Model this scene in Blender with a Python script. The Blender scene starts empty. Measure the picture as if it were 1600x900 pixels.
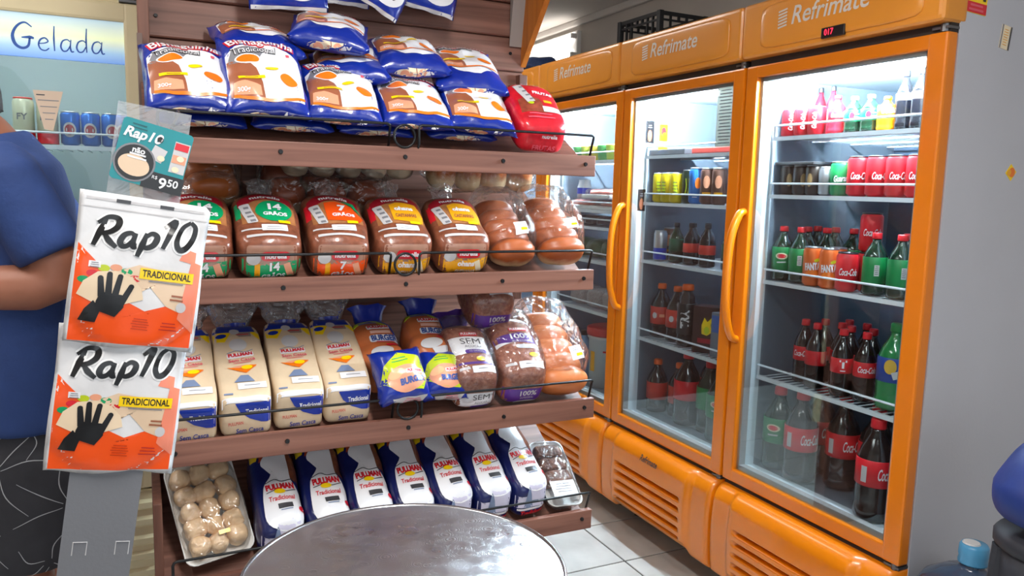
import bpy, bmesh, math, random
from mathutils import Vector, Matrix, noise
from mathutils.bvhtree import BVHTree
random.seed(7)
R = math.radians
SC = bpy.context.scene
COL = SC.collection

# ------------------------------------------------------------------ camera
CAM_H = 1.33
YAW, PITCH, ROLL, FPX = 0.446204, 0.128381, -0.025349, 1211.14
def cam_axes():
    cy, sy, cp, sp = math.cos(YAW), math.sin(YAW), math.cos(PITCH), math.sin(PITCH)
    fwd = Vector((sy*cp, cy*cp, -sp)); right = Vector((cy, -sy, 0)); down = fwd.cross(right)
    cr, sr = math.cos(ROLL), math.sin(ROLL)
    return right*cr + down*sr, down*cr - right*sr, fwd
_r, _d, _f = cam_axes()
cd = bpy.data.cameras.new('camera'); cam = bpy.data.objects.new('camera', cd); COL.objects.link(cam)
cd.sensor_width = 36.0; cd.lens = 36.0*FPX/1600.0; cd.clip_start = 0.02
cam.matrix_world = Matrix(((_r.x, -_d.x, -_f.x, 0), (_r.y, -_d.y, -_f.y, 0), (_r.z, -_d.z, -_f.z, CAM_H), (0, 0, 0, 1)))
SC.camera = cam

# ------------------------------------------------------------------ world, lights, exposure
w = bpy.data.worlds.new('world'); SC.world = w; w.use_nodes = True
bg = w.node_tree.nodes['Background']; bg.inputs[0].default_value = (0.80, 0.90, 1.0, 1); bg.inputs[1].default_value = 0.62
SC.view_settings.view_transform = 'Standard'; SC.view_settings.look = 'None'
SC.view_settings.gamma = 1.0; SC.view_settings.use_curve_mapping = False
SC.view_settings.exposure = -0.40
def area(name, loc, rot, sx, sy, power, color=(1, 1, 1)):
    l = bpy.data.lights.new(name, 'AREA'); l.shape = 'RECTANGLE'; l.size = sx; l.size_y = sy; l.energy = power; l.color = color
    o = bpy.data.objects.new(name, l); COL.objects.link(o); o.location = loc; o.rotation_euler = rot
    return o
# daylight entering through the open shop front behind the camera
area('shopfront_daylight', (0.3, -2.3, 1.70), (R(86), 0, R(0)), 3.4, 1.9, 38, (0.90, 0.95, 1.0))
# the room's ceiling tubes, the last one an addition (fixtures are built below)
area('ceiling_tube_light', (0.45, 0.55, 2.27), (0, 0, 0), 0.12, 1.15, 38, (1.0, 0.97, 0.93))
area('ceiling_tube_light', (1.1, 3.35, 2.27), (0, 0, 0), 0.12, 1.15, 6, (1.0, 0.97, 0.93))
area('ceiling_tube_light', (-0.62, 1.55, 2.27), (0, 0, 0), 0.12, 1.15, 15, (1.0, 0.97, 0.93))  # added lamp to brighten the cooler front
try:
    SC.cycles.transparent_max_bounces = 24; SC.cycles.max_bounces = 8
    SC.cycles.sample_clamp_indirect = 6.0
except Exception: pass

# ------------------------------------------------------------------ materials
def lin(c):
    c = c/255.0
    return c/12.92 if c <= 0.04045 else ((c+0.055)/1.055)**2.4
def rgb(r, g, b): return (lin(r), lin(g), lin(b), 1)
MATS = {}
def mat(name, col, rough=0.45, metal=0.0, spec=0.5, coat=0.0, bump=None, vary=None, emit=0.0, stretch=None):
    """procedural principled material; vary=(scale, amount) mottles the colour, bump=(scale, strength)"""
    if name in MATS: return MATS[name]
    m = bpy.data.materials.new(name); m.use_nodes = True; nt = m.node_tree; N = nt.nodes; L = nt.links
    b = N['Principled BSDF']; c = rgb(*col)
    b.inputs['Base Color'].default_value = c; b.inputs['Roughness'].default_value = rough
    b.inputs['Metallic'].default_value = metal; b.inputs['Specular IOR Level'].default_value = spec
    b.inputs['Coat Weight'].default_value = coat; b.inputs['Coat Roughness'].default_value = 0.12
    if emit:
        b.inputs['Emission Color'].default_value = c; b.inputs['Emission Strength'].default_value = emit
    if vary or bump:
        tc = N.new('ShaderNodeTexCoord'); mp = N.new('ShaderNodeMapping'); L.new(tc.outputs['Object'], mp.inputs[0])
        if stretch: mp.inputs['Scale'].default_value = stretch
    if vary:
        n = N.new('ShaderNodeTexNoise'); n.inputs['Scale'].default_value = vary[0]; n.inputs['Detail'].default_value = 5
        L.new(mp.outputs[0], n.inputs[0])
        rp = N.new('ShaderNodeValToRGB'); a = vary[1]
        rp.color_ramp.elements[0].position = 0.3; rp.color_ramp.elements[1].position = 0.7
        lo = [x*(1-a) for x in c[:3]]+[1]; hi = [min(1, x*(1+a)) for x in c[:3]]+[1]
        if len(vary) > 2: lo = rgb(*vary[2])
        rp.color_ramp.elements[0].color = lo; rp.color_ramp.elements[1].color = hi
        L.new(n.outputs[0], rp.inputs[0]); L.new(rp.outputs[0], b.inputs['Base Color'])
    if bump:
        n = N.new('ShaderNodeTexNoise'); n.inputs['Scale'].default_value = bump[0]; n.inputs['Detail'].default_value = 3
        L.new(mp.outputs[0], n.inputs[0]); bm_ = N.new('ShaderNodeBump'); bm_.inputs['Strength'].default_value = bump[1]
        bm_.inputs['Distance'].default_value = 0.01
        L.new(n.outputs[0], bm_.inputs['Height']); L.new(bm_.outputs[0], b.inputs['Normal'])
    MATS[name] = m
    return m
def clear(name, tint=(1, 1, 1), base=0.04, edge=0.55, rough=0.08, bump=None, haze=0.0):
    """clear film or pane: see-through with a fresnel sheen, haze mixes a little milky diffuse in"""
    if name in MATS: return MATS[name]
    m = bpy.data.materials.new(name); m.use_nodes = True; nt = m.node_tree; N = nt.nodes; L = nt.links
    N.remove(N['Principled BSDF']); out = N['Material Output']
    t = N.new('ShaderNodeBsdfTransparent'); t.inputs[0].default_value = (*tint, 1)
    g = N.new('ShaderNodeBsdfGlossy'); g.inputs['Roughness'].default_value = rough
    lw = N.new('ShaderNodeFresnel'); lw.inputs[0].default_value = 1.45
    mr = N.new('ShaderNodeMapRange'); mr.inputs['To Min'].default_value = base-0.04*edge; mr.inputs['To Max'].default_value = base+edge
    L.new(lw.outputs[0], mr.inputs[0])
    mx = N.new('ShaderNodeMixShader'); L.new(mr.outputs[0], mx.inputs[0]); L.new(t.outputs[0], mx.inputs[1]); L.new(g.outputs[0], mx.inputs[2])
    last = mx
    if haze:
        df = N.new('ShaderNodeBsdfDiffuse'); df.inputs[0].default_value = (0.85, 0.87, 0.9, 1)
        m2 = N.new('ShaderNodeMixShader'); m2.inputs[0].default_value = haze
        L.new(mx.outputs[0], m2.inputs[1]); L.new(df.outputs[0], m2.inputs[2]); last = m2
    if bump:
        tc = N.new('ShaderNodeTexCoord'); n = N.new('ShaderNodeTexNoise'); n.inputs['Scale'].default_value = bump[0]; n.inputs['Detail'].default_value = 2
        n.inputs['Distortion'].default_value = 1.2
        L.new(tc.outputs['Object'], n.inputs[0]); bn = N.new('ShaderNodeBump'); bn.inputs['Strength'].default_value = bump[1]; bn.inputs['Distance'].default_value = 0.02
        L.new(n.outputs[0], bn.inputs['Height']); L.new(bn.outputs[0], g.inputs['Normal']); L.new(bn.outputs[0], lw.inputs['Normal'])
    L.new(last.outputs[0], out.inputs[0]); MATS[name] = m
    return m
def paper(name, col, trans=0.5):
    if name in MATS: return MATS[name]
    m = bpy.data.materials.new(name); m.use_nodes = True; N = m.node_tree.nodes; L = m.node_tree.links; N.remove(N['Principled BSDF'])
    d = N.new('ShaderNodeBsdfDiffuse'); t = N.new('ShaderNodeBsdfTranslucent'); x = N.new('ShaderNodeMixShader'); x.inputs[0].default_value = trans
    d.inputs[0].default_value = rgb(*col); t.inputs[0].default_value = rgb(*col); L.new(d.outputs[0], x.inputs[1]); L.new(t.outputs[0], x.inputs[2]); L.new(x.outputs[0], N['Material Output'].inputs[0])
    MATS[name] = m; return m
def wood(name, a, b, axis=0, rough=0.5):
    if name in MATS: return MATS[name]
    m = bpy.data.materials.new(name); m.use_nodes = True; nt = m.node_tree; N = nt.nodes; L = nt.links
    p = N['Principled BSDF']; p.inputs['Roughness'].default_value = rough
    tc = N.new('ShaderNodeTexCoord'); mp = N.new('ShaderNodeMapping'); s = [38, 38, 38]; s[axis] = 1.6; mp.inputs['Scale'].default_value = s
    L.new(tc.outputs['Object'], mp.inputs[0])
    n = N.new('ShaderNodeTexNoise'); n.inputs['Scale'].default_value = 1.3; n.inputs['Detail'].default_value = 8; n.inputs['Distortion'].default_value = 0.6
    L.new(mp.outputs[0], n.inputs[0])
    r = N.new('ShaderNodeValToRGB'); r.color_ramp.elements[0].position = 0.32; r.color_ramp.elements[1].position = 0.68
    r.color_ramp.elements[0].color = rgb(*a); r.color_ramp.elements[1].color = rgb(*b)
    L.new(n.outputs[0], r.inputs[0]); L.new(r.outputs[0], p.inputs['Base Color'])
    bn = N.new('ShaderNodeBump'); bn.inputs['Strength'].default_value = 0.12; bn.inputs['Distance'].default_value = 0.004
    L.new(n.outputs[0], bn.inputs['Height']); L.new(bn.outputs[0], p.inputs['Normal'])
    MATS[name] = m
    return m
# plastics, prints
def ink(name, col, rough=0.3): return mat('ink_'+name, col, rough, coat=0.25)
WHITE = ink('white', (236, 236, 240)); BLUE = ink('blue', (18, 50, 158)); NAVY = ink('navy', (24, 34, 96)); RED = ink('red', (214, 28, 44))
ORANGE = ink('orange', (238, 120, 24)); YELLOW = ink('yellow', (252, 212, 12)); BLACK = ink('black', (24, 24, 26)); GREY = ink('grey', (128, 128, 134))
LGREY = ink('light_grey', (202, 200, 202)); BROWN = ink('brown', (156, 92, 64)); GREEN = ink('green', (8, 158, 98)); LIME = ink('lime', (190, 206, 30))
PURPLE = ink('purple', (88, 44, 140)); BEIGE = ink('beige', (228, 200, 166)); SALMON = ink('salmon', (232, 160, 126)); PINK = ink('pink', (222, 90, 108))
TEAL = ink('teal', (10, 138, 146)); RORANGE = ink('red_orange', (244, 84, 20)); MUSTARD = ink('mustard', (240, 168, 22)); DGREY = ink('dark_grey', (66, 66, 70))
SLATE = ink('slate_blue', (120, 136, 168)); CREAM = ink('cream', (238, 222, 190)); MAROON = ink('maroon', (160, 26, 42))
FILM = clear('clear_film', base=0.06, edge=0.6, rough=0.10, bump=(24, 0.8), haze=0.02)
FILM2 = clear('clear_film_hazy', base=0.08, edge=0.7, rough=0.16, bump=(34, 0.7), haze=0.10)
GLASS = clear('door_glass', tint=(0.93, 0.97, 0.98), base=0.014, edge=0.34, rough=0.02)
BLACKMETAL = mat('black_wire', (26, 26, 28), 0.4, 0.3)
WOOD = wood('walnut_laminate', (96, 60, 48), (140, 97, 82))
WOODLIP = wood('walnut_lip', (104, 64, 52), (142, 96, 80))
WOODV = wood('walnut_upright', (88, 54, 42), (122, 80, 64), 2)
STICKER = mat('paper_label', (232, 232, 232), 0.6)

# ------------------------------------------------------------------ object helpers
def link(o): COL.objects.link(o); return o
def tag(o, label=None, cat=None, group=None, kind=None):
    if label: o['label'] = label
    if cat: o['category'] = cat
    if group: o['group'] = group
    if kind: o['kind'] = kind
    return o
def thing(name, label, cat, loc=(0, 0, 0), group=None, M=None):
    o = bpy.data.objects.new(name, None); link(o); o.empty_display_size = 0.05
    o.matrix_basis = M if M is not None else Matrix.Translation(loc)
    return tag(o, label, cat, group)
def obj(name, bm, mats, parent=None, smooth=False, world=False):
    """bm: bmesh or Mesh. world=True: the mesh is in world coordinates, so undo the parent's placement"""
    if isinstance(bm, bmesh.types.BMesh):
        me = bpy.data.meshes.new(name); bm.normal_update(); bm.to_mesh(me); bm.free()
    else: me = bm
    if not isinstance(mats, (list, tuple)): mats = [mats]
    if not me.materials:
        for m in mats: me.materials.append(m)
    if smooth: me.polygons.foreach_set('use_smooth', [True]*len(me.polygons))
    o = bpy.data.objects.new(name, me); link(o)
    if parent is not None:
        o.parent = parent
        if world:
            o.matrix_parent_inverse = (WM(parent)).inverted()
    return o
def WM(o):
    m = o.matrix_basis.copy()
    if o.parent is not None: m = WM(o.parent) @ o.matrix_parent_inverse @ m
    return m
def copy_tree(o, parent=None):
    c = o.copy(); link(c)
    if parent is not None: c.parent = parent
    for ch in list(o.children): copy_tree(ch, c)
    return c
def struct(name, bm, m, smooth=False): return tag(obj(name, bm, m, None, smooth), kind='structure')
def box(bm, x0, x1, y0, y1, z0, z1, bev=0.0, seg=2, M=None):
    r = bmesh.ops.create_cube(bm, size=1.0); vs = r['verts']
    for v in vs: v.co = Vector((x0+(v.co.x+.5)*(x1-x0), y0+(v.co.y+.5)*(y1-y0), z0+(v.co.z+.5)*(z1-z0)))
    if bev:
        es = list({e for v in vs for e in v.link_edges})
        g = bmesh.ops.bevel(bm, geom=es, offset=bev, segments=seg, affect='EDGES', profile=0.6); 
        vs = list({v for f in g['faces'] for v in f.verts} | {v for v in vs if v.is_valid})
    if M is not None: bmesh.ops.transform(bm, matrix=M, verts=vs)
    return bm
def B(*a, **k): return box(bmesh.new(), *a, **k)
def catmull(pts, n=6, closed=False):
    P = [Vector(p) for p in pts]; out = []; m = len(P)
    for i in range(m if closed else m-1):
        p0 = P[(i-1) % m] if closed or i > 0 else P[i]*2-P[i+1]
        p1 = P[i]; p2 = P[(i+1) % m]
        p3 = P[(i+2) % m] if closed or i+2 < m else p2*2-p1
        for k in range(n):
            t = k/n
            out.append(0.5*((2*p1)+(p2-p0)*t+(2*p0-5*p1+4*p2-p3)*t*t+(3*p1-p0-3*p2+p3)*t**3))
    if not closed: out.append(P[-1])
    return out
def tube(bm, pts, r, seg=6, closed=False, cap=True):
    pts = [Vector(p) for p in pts]; n = len(pts); rings = []
    up = None
    for i, p in enumerate(pts):
        a = pts[(i-1) % n] if closed or i > 0 else p; b = pts[(i+1) % n] if closed or i < n-1 else p
        t = (b-a).normalized()
        if up is None: up = Vector((0, 0, 1)) if abs(t.z) < 0.9 else Vector((1, 0, 0))
        s = t.cross(up); s.normalize(); up = s.cross(t).normalized()
        rr = r[i] if isinstance(r, (list, tuple)) else r
        rings.append([bm.verts.new(p+(s*math.cos(2*math.pi*k/seg)+up*math.sin(2*math.pi*k/seg))*rr) for k in range(seg)])
    for i in range(n if closed else n-1):
        a, b = rings[i], rings[(i+1) % n]
        for k in range(seg): bm.faces.new((a[k], a[(k+1) % seg], b[(k+1) % seg], b[k]))
    if cap and not closed: bm.faces.new(rings[0][::-1]); bm.faces.new(rings[-1])
    return bm
def lathe(bm, prof, seg=20, a0=0.0, a1=2*math.pi, M=None):
    full = abs(a1-a0-2*math.pi) < 1e-6; n = seg if full else seg+1; rings = []
    for r, z in prof:
        if r < 1e-6: rings.append([bm.verts.new((0, 0, z))])
        else: rings.append([bm.verts.new((r*math.cos(a0+(a1-a0)*k/seg), r*math.sin(a0+(a1-a0)*k/seg), z)) for k in range(n)])
    for a, b in zip(rings, rings[1:]):
        for k in range(seg):
            k2 = (k+1) % n
            q = [a[k % len(a)], a[k2 % len(a)], b[k2 % len(b)], b[k % len(b)]]; u = []
            for v in q:
                if v not in u: u.append(v)
            if len(u) > 2: bm.faces.new(u)
    if M is not None: bmesh.ops.transform(bm, matrix=M, verts=[v for r_ in rings for v in r_])
    return bm
def sbox(n=12, e=6.0, nx=None):
    """unit superellipsoid box, centred, half extents 1"""
    bm = bmesh.new(); bmesh.ops.create_cube(bm, size=2.0)
    bmesh.ops.subdivide_edges(bm, edges=bm.edges[:], cuts=n-1, use_grid_fill=True)
    for v in bm.verts:
        x, y, z = v.co
        r = (abs(x)**e+abs(y)**e+abs(z)**e)**(1/e); v.co = v.co/r
    return bm
def jitter(bm, amt, scale, seed=0):
    o = Vector((seed*7.3, seed*3.1, seed*1.7)); bm.normal_update()
    for v in bm.verts: v.co += v.normal*noise.noise(v.co*scale+o)*amt
    return bm
def loft(bm, rings, seg=20, cap=True):
    """rings: (centre, rx, ry[, axis]) ellipses; axis = direction of the loft there"""
    prev = None; first = None
    for r in rings:
        c, rx, ry = Vector(r[0]), r[1], r[2]; ax = Vector(r[3]).normalized() if len(r) > 3 else Vector((0, 0, 1))
        ref = Vector(r[4]) if len(r) > 4 else Vector((1, 0, 0))
        u = (ref-ax*ref.dot(ax)).normalized(); v = ax.cross(u)
        ring = [bm.verts.new(c+u*rx*math.cos(2*math.pi*k/seg)+v*ry*math.sin(2*math.pi*k/seg)) for k in range(seg)]
        if prev:
            for k in range(seg): bm.faces.new((prev[k], prev[(k+1) % seg], ring[(k+1) % seg], ring[k]))
        else: first = ring
        prev = ring
    if cap: bm.faces.new(first[::-1]); bm.faces.new(prev)
    return bm

# ------------------------------------------------------------------ print: shapes and lettering laid onto a surface
TXT = {}
def text_mesh(s, shear=0.0, bold=0.0, space=1.0):
    k = (s, shear, bold, space)
    if k in TXT: return TXT[k]
    c = bpy.data.curves.new('t', 'FONT'); c.body = s; c.align_x = 'CENTER'; c.align_y = 'CENTER'; c.shear = shear; c.offset = bold; c.space_character = space
    c.resolution_u = 3
    o = bpy.data.objects.new('t', c); COL.objects.link(o); dg = bpy.context.evaluated_depsgraph_get()
    me = o.evaluated_get(dg).to_mesh(); vs = [(v.co.x, v.co.y) for v in me.vertices]; fs = [tuple(p.vertices) for p in me.polygons]
    o.evaluated_get(dg).to_mesh_clear(); bpy.data.objects.remove(o); bpy.data.curves.remove(c)
    TXT[k] = (vs, fs)
    return TXT[k]
def ell(cx, cy, rx, ry, ang=0, n=28, a0=0, a1=360):
    c, s = math.cos(R(ang)), math.sin(R(ang)); o = []
    for k in range(n+(0 if a1-a0 == 360 else 1)):
        t = R(a0+(a1-a0)*k/n); x, y = rx*math.cos(t), ry*math.sin(t); o.append((cx+x*c-y*s, cy+x*s+y*c))
    return o
def rect(cx, cy, w_, h_, ang=0, r=0.0):
    c, s = math.cos(R(ang)), math.sin(R(ang)); o = []
    r = min(r, w_/2, h_/2)
    if r <= 0: q = [(-w_/2, -h_/2), (w_/2, -h_/2), (w_/2, h_/2), (-w_/2, h_/2)]
    else:
        q = []
        for sx, sy, a in ((1, 1, 0), (-1, 1, 90), (-1, -1, 180), (1, -1, 270)):
            for k in range(5): t = R(a+k*22.5); q.append((sx*(w_/2-r)+r*math.cos(t), sy*(h_/2-r)+r*math.sin(t)))
    return [(cx+x*c-y*s, cy+x*s+y*c) for x, y in q]
GLYPH = {
 'a': (0.56, [[(.42,.42),(.3,.5),(.12,.42),(.04,.2),(.12,.03),(.28,.05),(.42,.25)], [(.46,.5),(.42,.2),(.46,.02),(.56,.03)]]),
 'e': (0.5, [[(.05,.26),(.3,.3),(.42,.38),(.3,.5),(.12,.42),(.04,.22),(.12,.04),(.3,.0),(.45,.1)]]),
 'l': (0.22, [[(.12,1),(.08,.5),(.08,0)]]),
 'd': (0.55, [[(.42,.42),(.3,.5),(.12,.42),(.04,.2),(.12,.03),(.28,.05),(.42,.25)], [(.48,1),(.44,.5),(.44,.02)]]),
 'G': (0.85, [[(.78,.86),(.5,1.02),(.2,.85),(.02,.5),(.1,.15),(.35,0),(.6,.1),(.68,.42)], [(.36,.42),(.68,.45),(.84,.42)]]),
 'R': (0.68, [[(.24,.92),(.14,.5),(.03,0)], [(.02,.78),(.3,1),(.6,.95),(.63,.7),(.45,.5),(.2,.42)], [(.26,.46),(.45,.2),(.72,-.04)]]),
 'p': (0.56, [[(.14,.52),(.08,.1),(.0,-.32)], [(.1,.35),(.3,.52),(.48,.4),(.42,.12),(.22,.0),(.07,.1)]]),
 '1': (0.36, [[(.0,.76),(.3,1.0),(.2,.5),(.08,0)]]),
 '0': (0.6, [[(.34,1),(.12,.78),(.03,.3),(.16,.0),(.36,.06),(.52,.4),(.52,.8),(.34,1)]]),
}
class Print:
    """collects print (fields, strokes, lettering) projected onto a mesh along -N of a frame"""
    def __init__(self, bm):
        self.bvh = BVHTree.FromBMesh(bm) if isinstance(bm, bmesh.types.BMesh) else bm
        self.V, self.F, self.MI, self.mats = [], [], [], []
        self.frame((0, 0, 0), (1, 0, 0), (0, 1, 0))
        self.eps = 0.0006; self.step = 0.008; self.sy = 1.0; self.oy = 0.0
    def frame(self, O, U, V): self.O = Vector(O); self.U = Vector(U).normalized(); self.W = Vector(V).normalized(); self.N = self.U.cross(self.W).normalized(); return self
    def proj(self, x, y, layer):
        o = self.O+self.U*x+self.W*(self.oy+self.sy*y)+self.N*0.6
        h, n, i, d = self.bvh.ray_cast(o, -self.N, 1.4)
        if h is None: return None
        if n.dot(self.N) < 0: n = -n
        return h+(n*0.6+self.N*0.4)*self.eps*layer
    def add(self, vs, fs, m, layer):
        if m not in self.mats: self.mats.append(m)
        mi = self.mats.index(m); P = [self.proj(x, y, layer) for x, y in vs]; idx = {}
        for f in fs:
            if any(P[k] is None for k in f): continue
            q = []
            for k in f:
                if k not in idx: idx[k] = len(self.V); self.V.append(P[k])
                q.append(idx[k])
            if max((P[f[a]]-P[f[a-1]]).length for a in range(len(f))) > 0.09: continue
            self.F.append(q); self.MI.append(mi)
    def poly(self, pts, m, layer=1, c=None, step=None):
        step = step or self.step
        b = []
        for i, p in enumerate(pts):
            q = pts[(i+1) % len(pts)]; k = max(1, int(math.dist(p, q)/step+.99))
            b += [(p[0]+(q[0]-p[0])*t/k, p[1]+(q[1]-p[1])*t/k) for t in range(k)]
        if c is None: c = (sum(p[0] for p in pts)/len(pts), sum(p[1] for p in pts)/len(pts))
        nr = max(1, min(14, int(max(math.dist(c, p) for p in b)/(step*1.3)+.5))); n = len(b); vs = [c]; fs = []
        for r in range(1, nr+1): vs += [(c[0]+(p[0]-c[0])*r/nr, c[1]+(p[1]-c[1])*r/nr) for p in b]
        for k in range(n): fs.append((0, 1+k, 1+(k+1) % n))
        for r in range(nr-1):
            for k in range(n): a = 1+r*n; fs.append((a+k, a+n+k, a+n+(k+1) % n, a+(k+1) % n))
        self.add(vs, fs, m, layer); return self
    def ellipse(self, cx, cy, rx, ry, m, layer=1, ang=0, a0=0, a1=360): return self.poly(ell(cx, cy, rx, ry, ang, 28, a0, a1), m, layer)
    def rect(self, cx, cy, w_, h_, m, layer=1, ang=0, r=0.0): return self.poly(rect(cx, cy, w_, h_, ang, r), m, layer, (cx, cy))
    def text(self, s, x, y, h, m, layer=3, ang=0, shear=0.0, bold=0.0, width=None, arc=0.0, space=1.0):
        vs, fs = text_mesh(s, shear, bold, space)
        if not vs: return self
        w0 = max(v[0] for v in vs)-min(v[0] for v in vs); k = h/0.72; kx = k if width is None else width/max(w0, 1e-6)
        c, s_ = math.cos(R(ang)), math.sin(R(ang)); o = []
        for vx, vy in vs:
            px, py = vx*kx, vy*k
            if arc: t = px*arc; rr = 1/arc+py; px, py = rr*math.sin(t), rr*math.cos(t)-1/arc
            o.append((x+px*c-py*s_, y+px*s_+py*c))
        self.add(o, fs, m, layer); return self
    def stroke(self, pts, wd, m, layer=2, n=6, closed=False):
        """brush stroke; wd: width or (start, middle, end)"""
        P = catmull([(p[0], p[1], 0) for p in pts], n, closed); k = len(P); vs = []; fs = []
        for i, p in enumerate(P):
            a = P[i-1] if i else (P[-2] if closed else p); b = P[i+1] if i < k-1 else p
            t = (b-a).normalized() if (b-a).length > 1e-9 else Vector((1, 0, 0)); q = Vector((-t.y, t.x, 0))
            u = i/(k-1); ww = wd if not isinstance(wd, tuple) else (wd[0]+(wd[1]-wd[0])*u*2 if u < .5 else wd[1]+(wd[2]-wd[1])*(u-.5)*2)
            for s_ in (-.5, .5): vs.append((p.x+q.x*ww*s_, p.y+q.y*ww*s_))
        for i in range(k-1): fs.append((2*i, 2*i+2, 2*i+3, 2*i+1))
        self.add(vs, fs, m, layer); return self
    def brush(self, s, x, y, h, m, wd, layer=3, ang=0, kx=1.0, shear=0.0):
        c, s_ = math.cos(R(ang)), math.sin(R(ang)); cur = 0
        for ch in s:
            if ch == ' ': cur += 0.35; continue
            a, st = GLYPH[ch]
            for p in st:
                q = []
                for gx, gy in p:
                    px = ((cur+gx)*kx+gy*shear)*h; py = gy*h; q.append((x+px*c-py*s_, y+px*s_+py*c))
                self.stroke(q, wd, m, layer)
            cur += a+0.08
        return self
    def lines(self, x, y, w_, n, dy, th, m, layer=2, ang=0):
        for k in range(n): self.rect(x+dy*k*math.sin(R(ang)), y-dy*k*math.cos(R(ang)), w_*(0.75+0.25*((k*37) % 5)/4), th, m, layer, ang)
        return self
    def mesh(self, name):
        me = bpy.data.meshes.new(name); me.from_pydata([tuple(v) for v in self.V], [], self.F)
        for m in self.mats: me.materials.append(m)
        me.polygons.foreach_set('material_index', self.MI); me.polygons.foreach_set('use_smooth', [True]*len(self.F)); me.update()
        return me
    def build(self, name, parent, world=False): return obj(name, self.mesh(name), [], parent, world=world)
def flatprint(p0=None):
    """a print on a flat plane z=0 (local)"""
    bm = bmesh.new(); bmesh.ops.create_grid(bm, x_segments=1, y_segments=1, size=3.0); P = Print(bm); bm.free(); P.eps = 0.00045
    return P
def bent_print(P, fn):
    """re-map a flat print through fn(x, y, z)"""
    P.V = [Vector(fn(v.x, v.y, v.z)) for v in P.V]; return P

# ================================================================== the room
GROUT = mat('floor_grout', (64, 58, 54), 0.9, vary=(9, 0.3))
TILE = mat('floor_tile', (182, 180, 176), 0.32, vary=(6, 0.16), bump=(30, 0.05))
WALLM = mat('wall_paint', (196, 188, 180), 0.85, vary=(3, 0.05))
CEILM = mat('ceiling_paint', (214, 208, 202), 0.9, vary=(2, 0.04))
floor = struct('floor', B(-1.45, 2.45, -2.4, 5.6, -0.08, -0.004), GROUT)
tile_me = None
for i in range(-9, 4):
    for j in range(-7, 8):
        x0 = 1.54+0.30*i; y0 = 2.214+0.30*j
        if x0 > 2.1 or x0 < -1.2: continue
        if tile_me is None:
            t = obj('tile', B(-0.1468, 0.1468, -0.1468, 0.1468, -0.006, 0.0, bev=0.0015, seg=1), TILE, floor); tile_me = t.data
        else: t = obj('tile', tile_me, TILE, floor)
        t.location = (x0+0.15, y0+0.15, random.uniform(-0.0006, 0.0004)); t.rotation_euler = (0, 0, random.choice((0, 1, 2, 3))*math.pi/2)
struct('wall_right', B(2.45, 2.6, -2.4, 5.6, 0, 2.5), WALLM)
struct('wall_left', B(-1.6, -1.45, -2.4, 5.6, 0, 2.5), WALLM)
struct('wall_far', B(-1.45, 2.45, 5.6, 5.75, 0, 2.5), WALLM)
struct('ceiling', B(-1.6, 2.6, -2.4, 5.75, 2.36, 2.5), CEILM)
struct('wall_back', B(-1.45, 1.975, 4.02, 4.10, 0, 2.36), wood('brown_partition', (84, 50, 40), (104, 66, 54), 2))
struct('trim_1', B(2.425, 2.45, -2.4, 5.6, 2.32, 2.36, bev=0.008), CEILM)
# fluorescent fixtures
TUBE = mat('fluorescent_tube', (255, 250, 244), 0.3, emit=9.0)
FIXW = mat('fixture_white', (230, 228, 224), 0.5)
def fixture(label, pos, on_wall, L=1.2, gap=0.11):
    t = thing('fluorescent_lamp', label, 'lamp', pos)
    if on_wall: obj('housing', B(-0.03, 0.0, -L/2, L/2, -0.09, 0.09, bev=0.006), FIXW, t)
    else: obj('housing', B(-0.09, 0.09, -L/2, L/2, -0.03, 0.0, bev=0.006), FIXW, t)
    for s in (-1, 1):
        c = Vector((-0.05, 0, s*gap/2)) if on_wall else Vector((s*gap/2, 0, -0.05))
        b = bmesh.new(); tube(b, [c+Vector((0, -L/2+0.03, 0)), c+Vector((0, L/2-0.03, 0))], 0.016, 10); obj('tube', b, TUBE, t, True)
        for e in (-1, 1): 
            y = e*(L/2-0.02); h = c*0.5
            obj('tube_holder', B(min(c.x, 0)-0.012 if on_wall else c.x-0.012, 0 if on_wall else c.x+0.012, y-0.012, y+0.012, c.z-0.014, c.z+0.014 if on_wall else 0.0), FIXW, t)
    return t
fixture('twin tube fluorescent lamp glowing high on the far right wall', (2.45, 4.63, 2.20), True, 0.8)
fixture('twin tube ceiling lamp above the round metal table', (0.45, 0.55, 2.36), False)
fixture('added twin tube ceiling lamp brightening the cream cooler', (-0.62, 1.55, 2.36), False)  # housing of the lamp added to light up the cooler
fixture('twin tube ceiling lamp behind the bread rack', (1.1, 3.35, 2.36), False)

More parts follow.
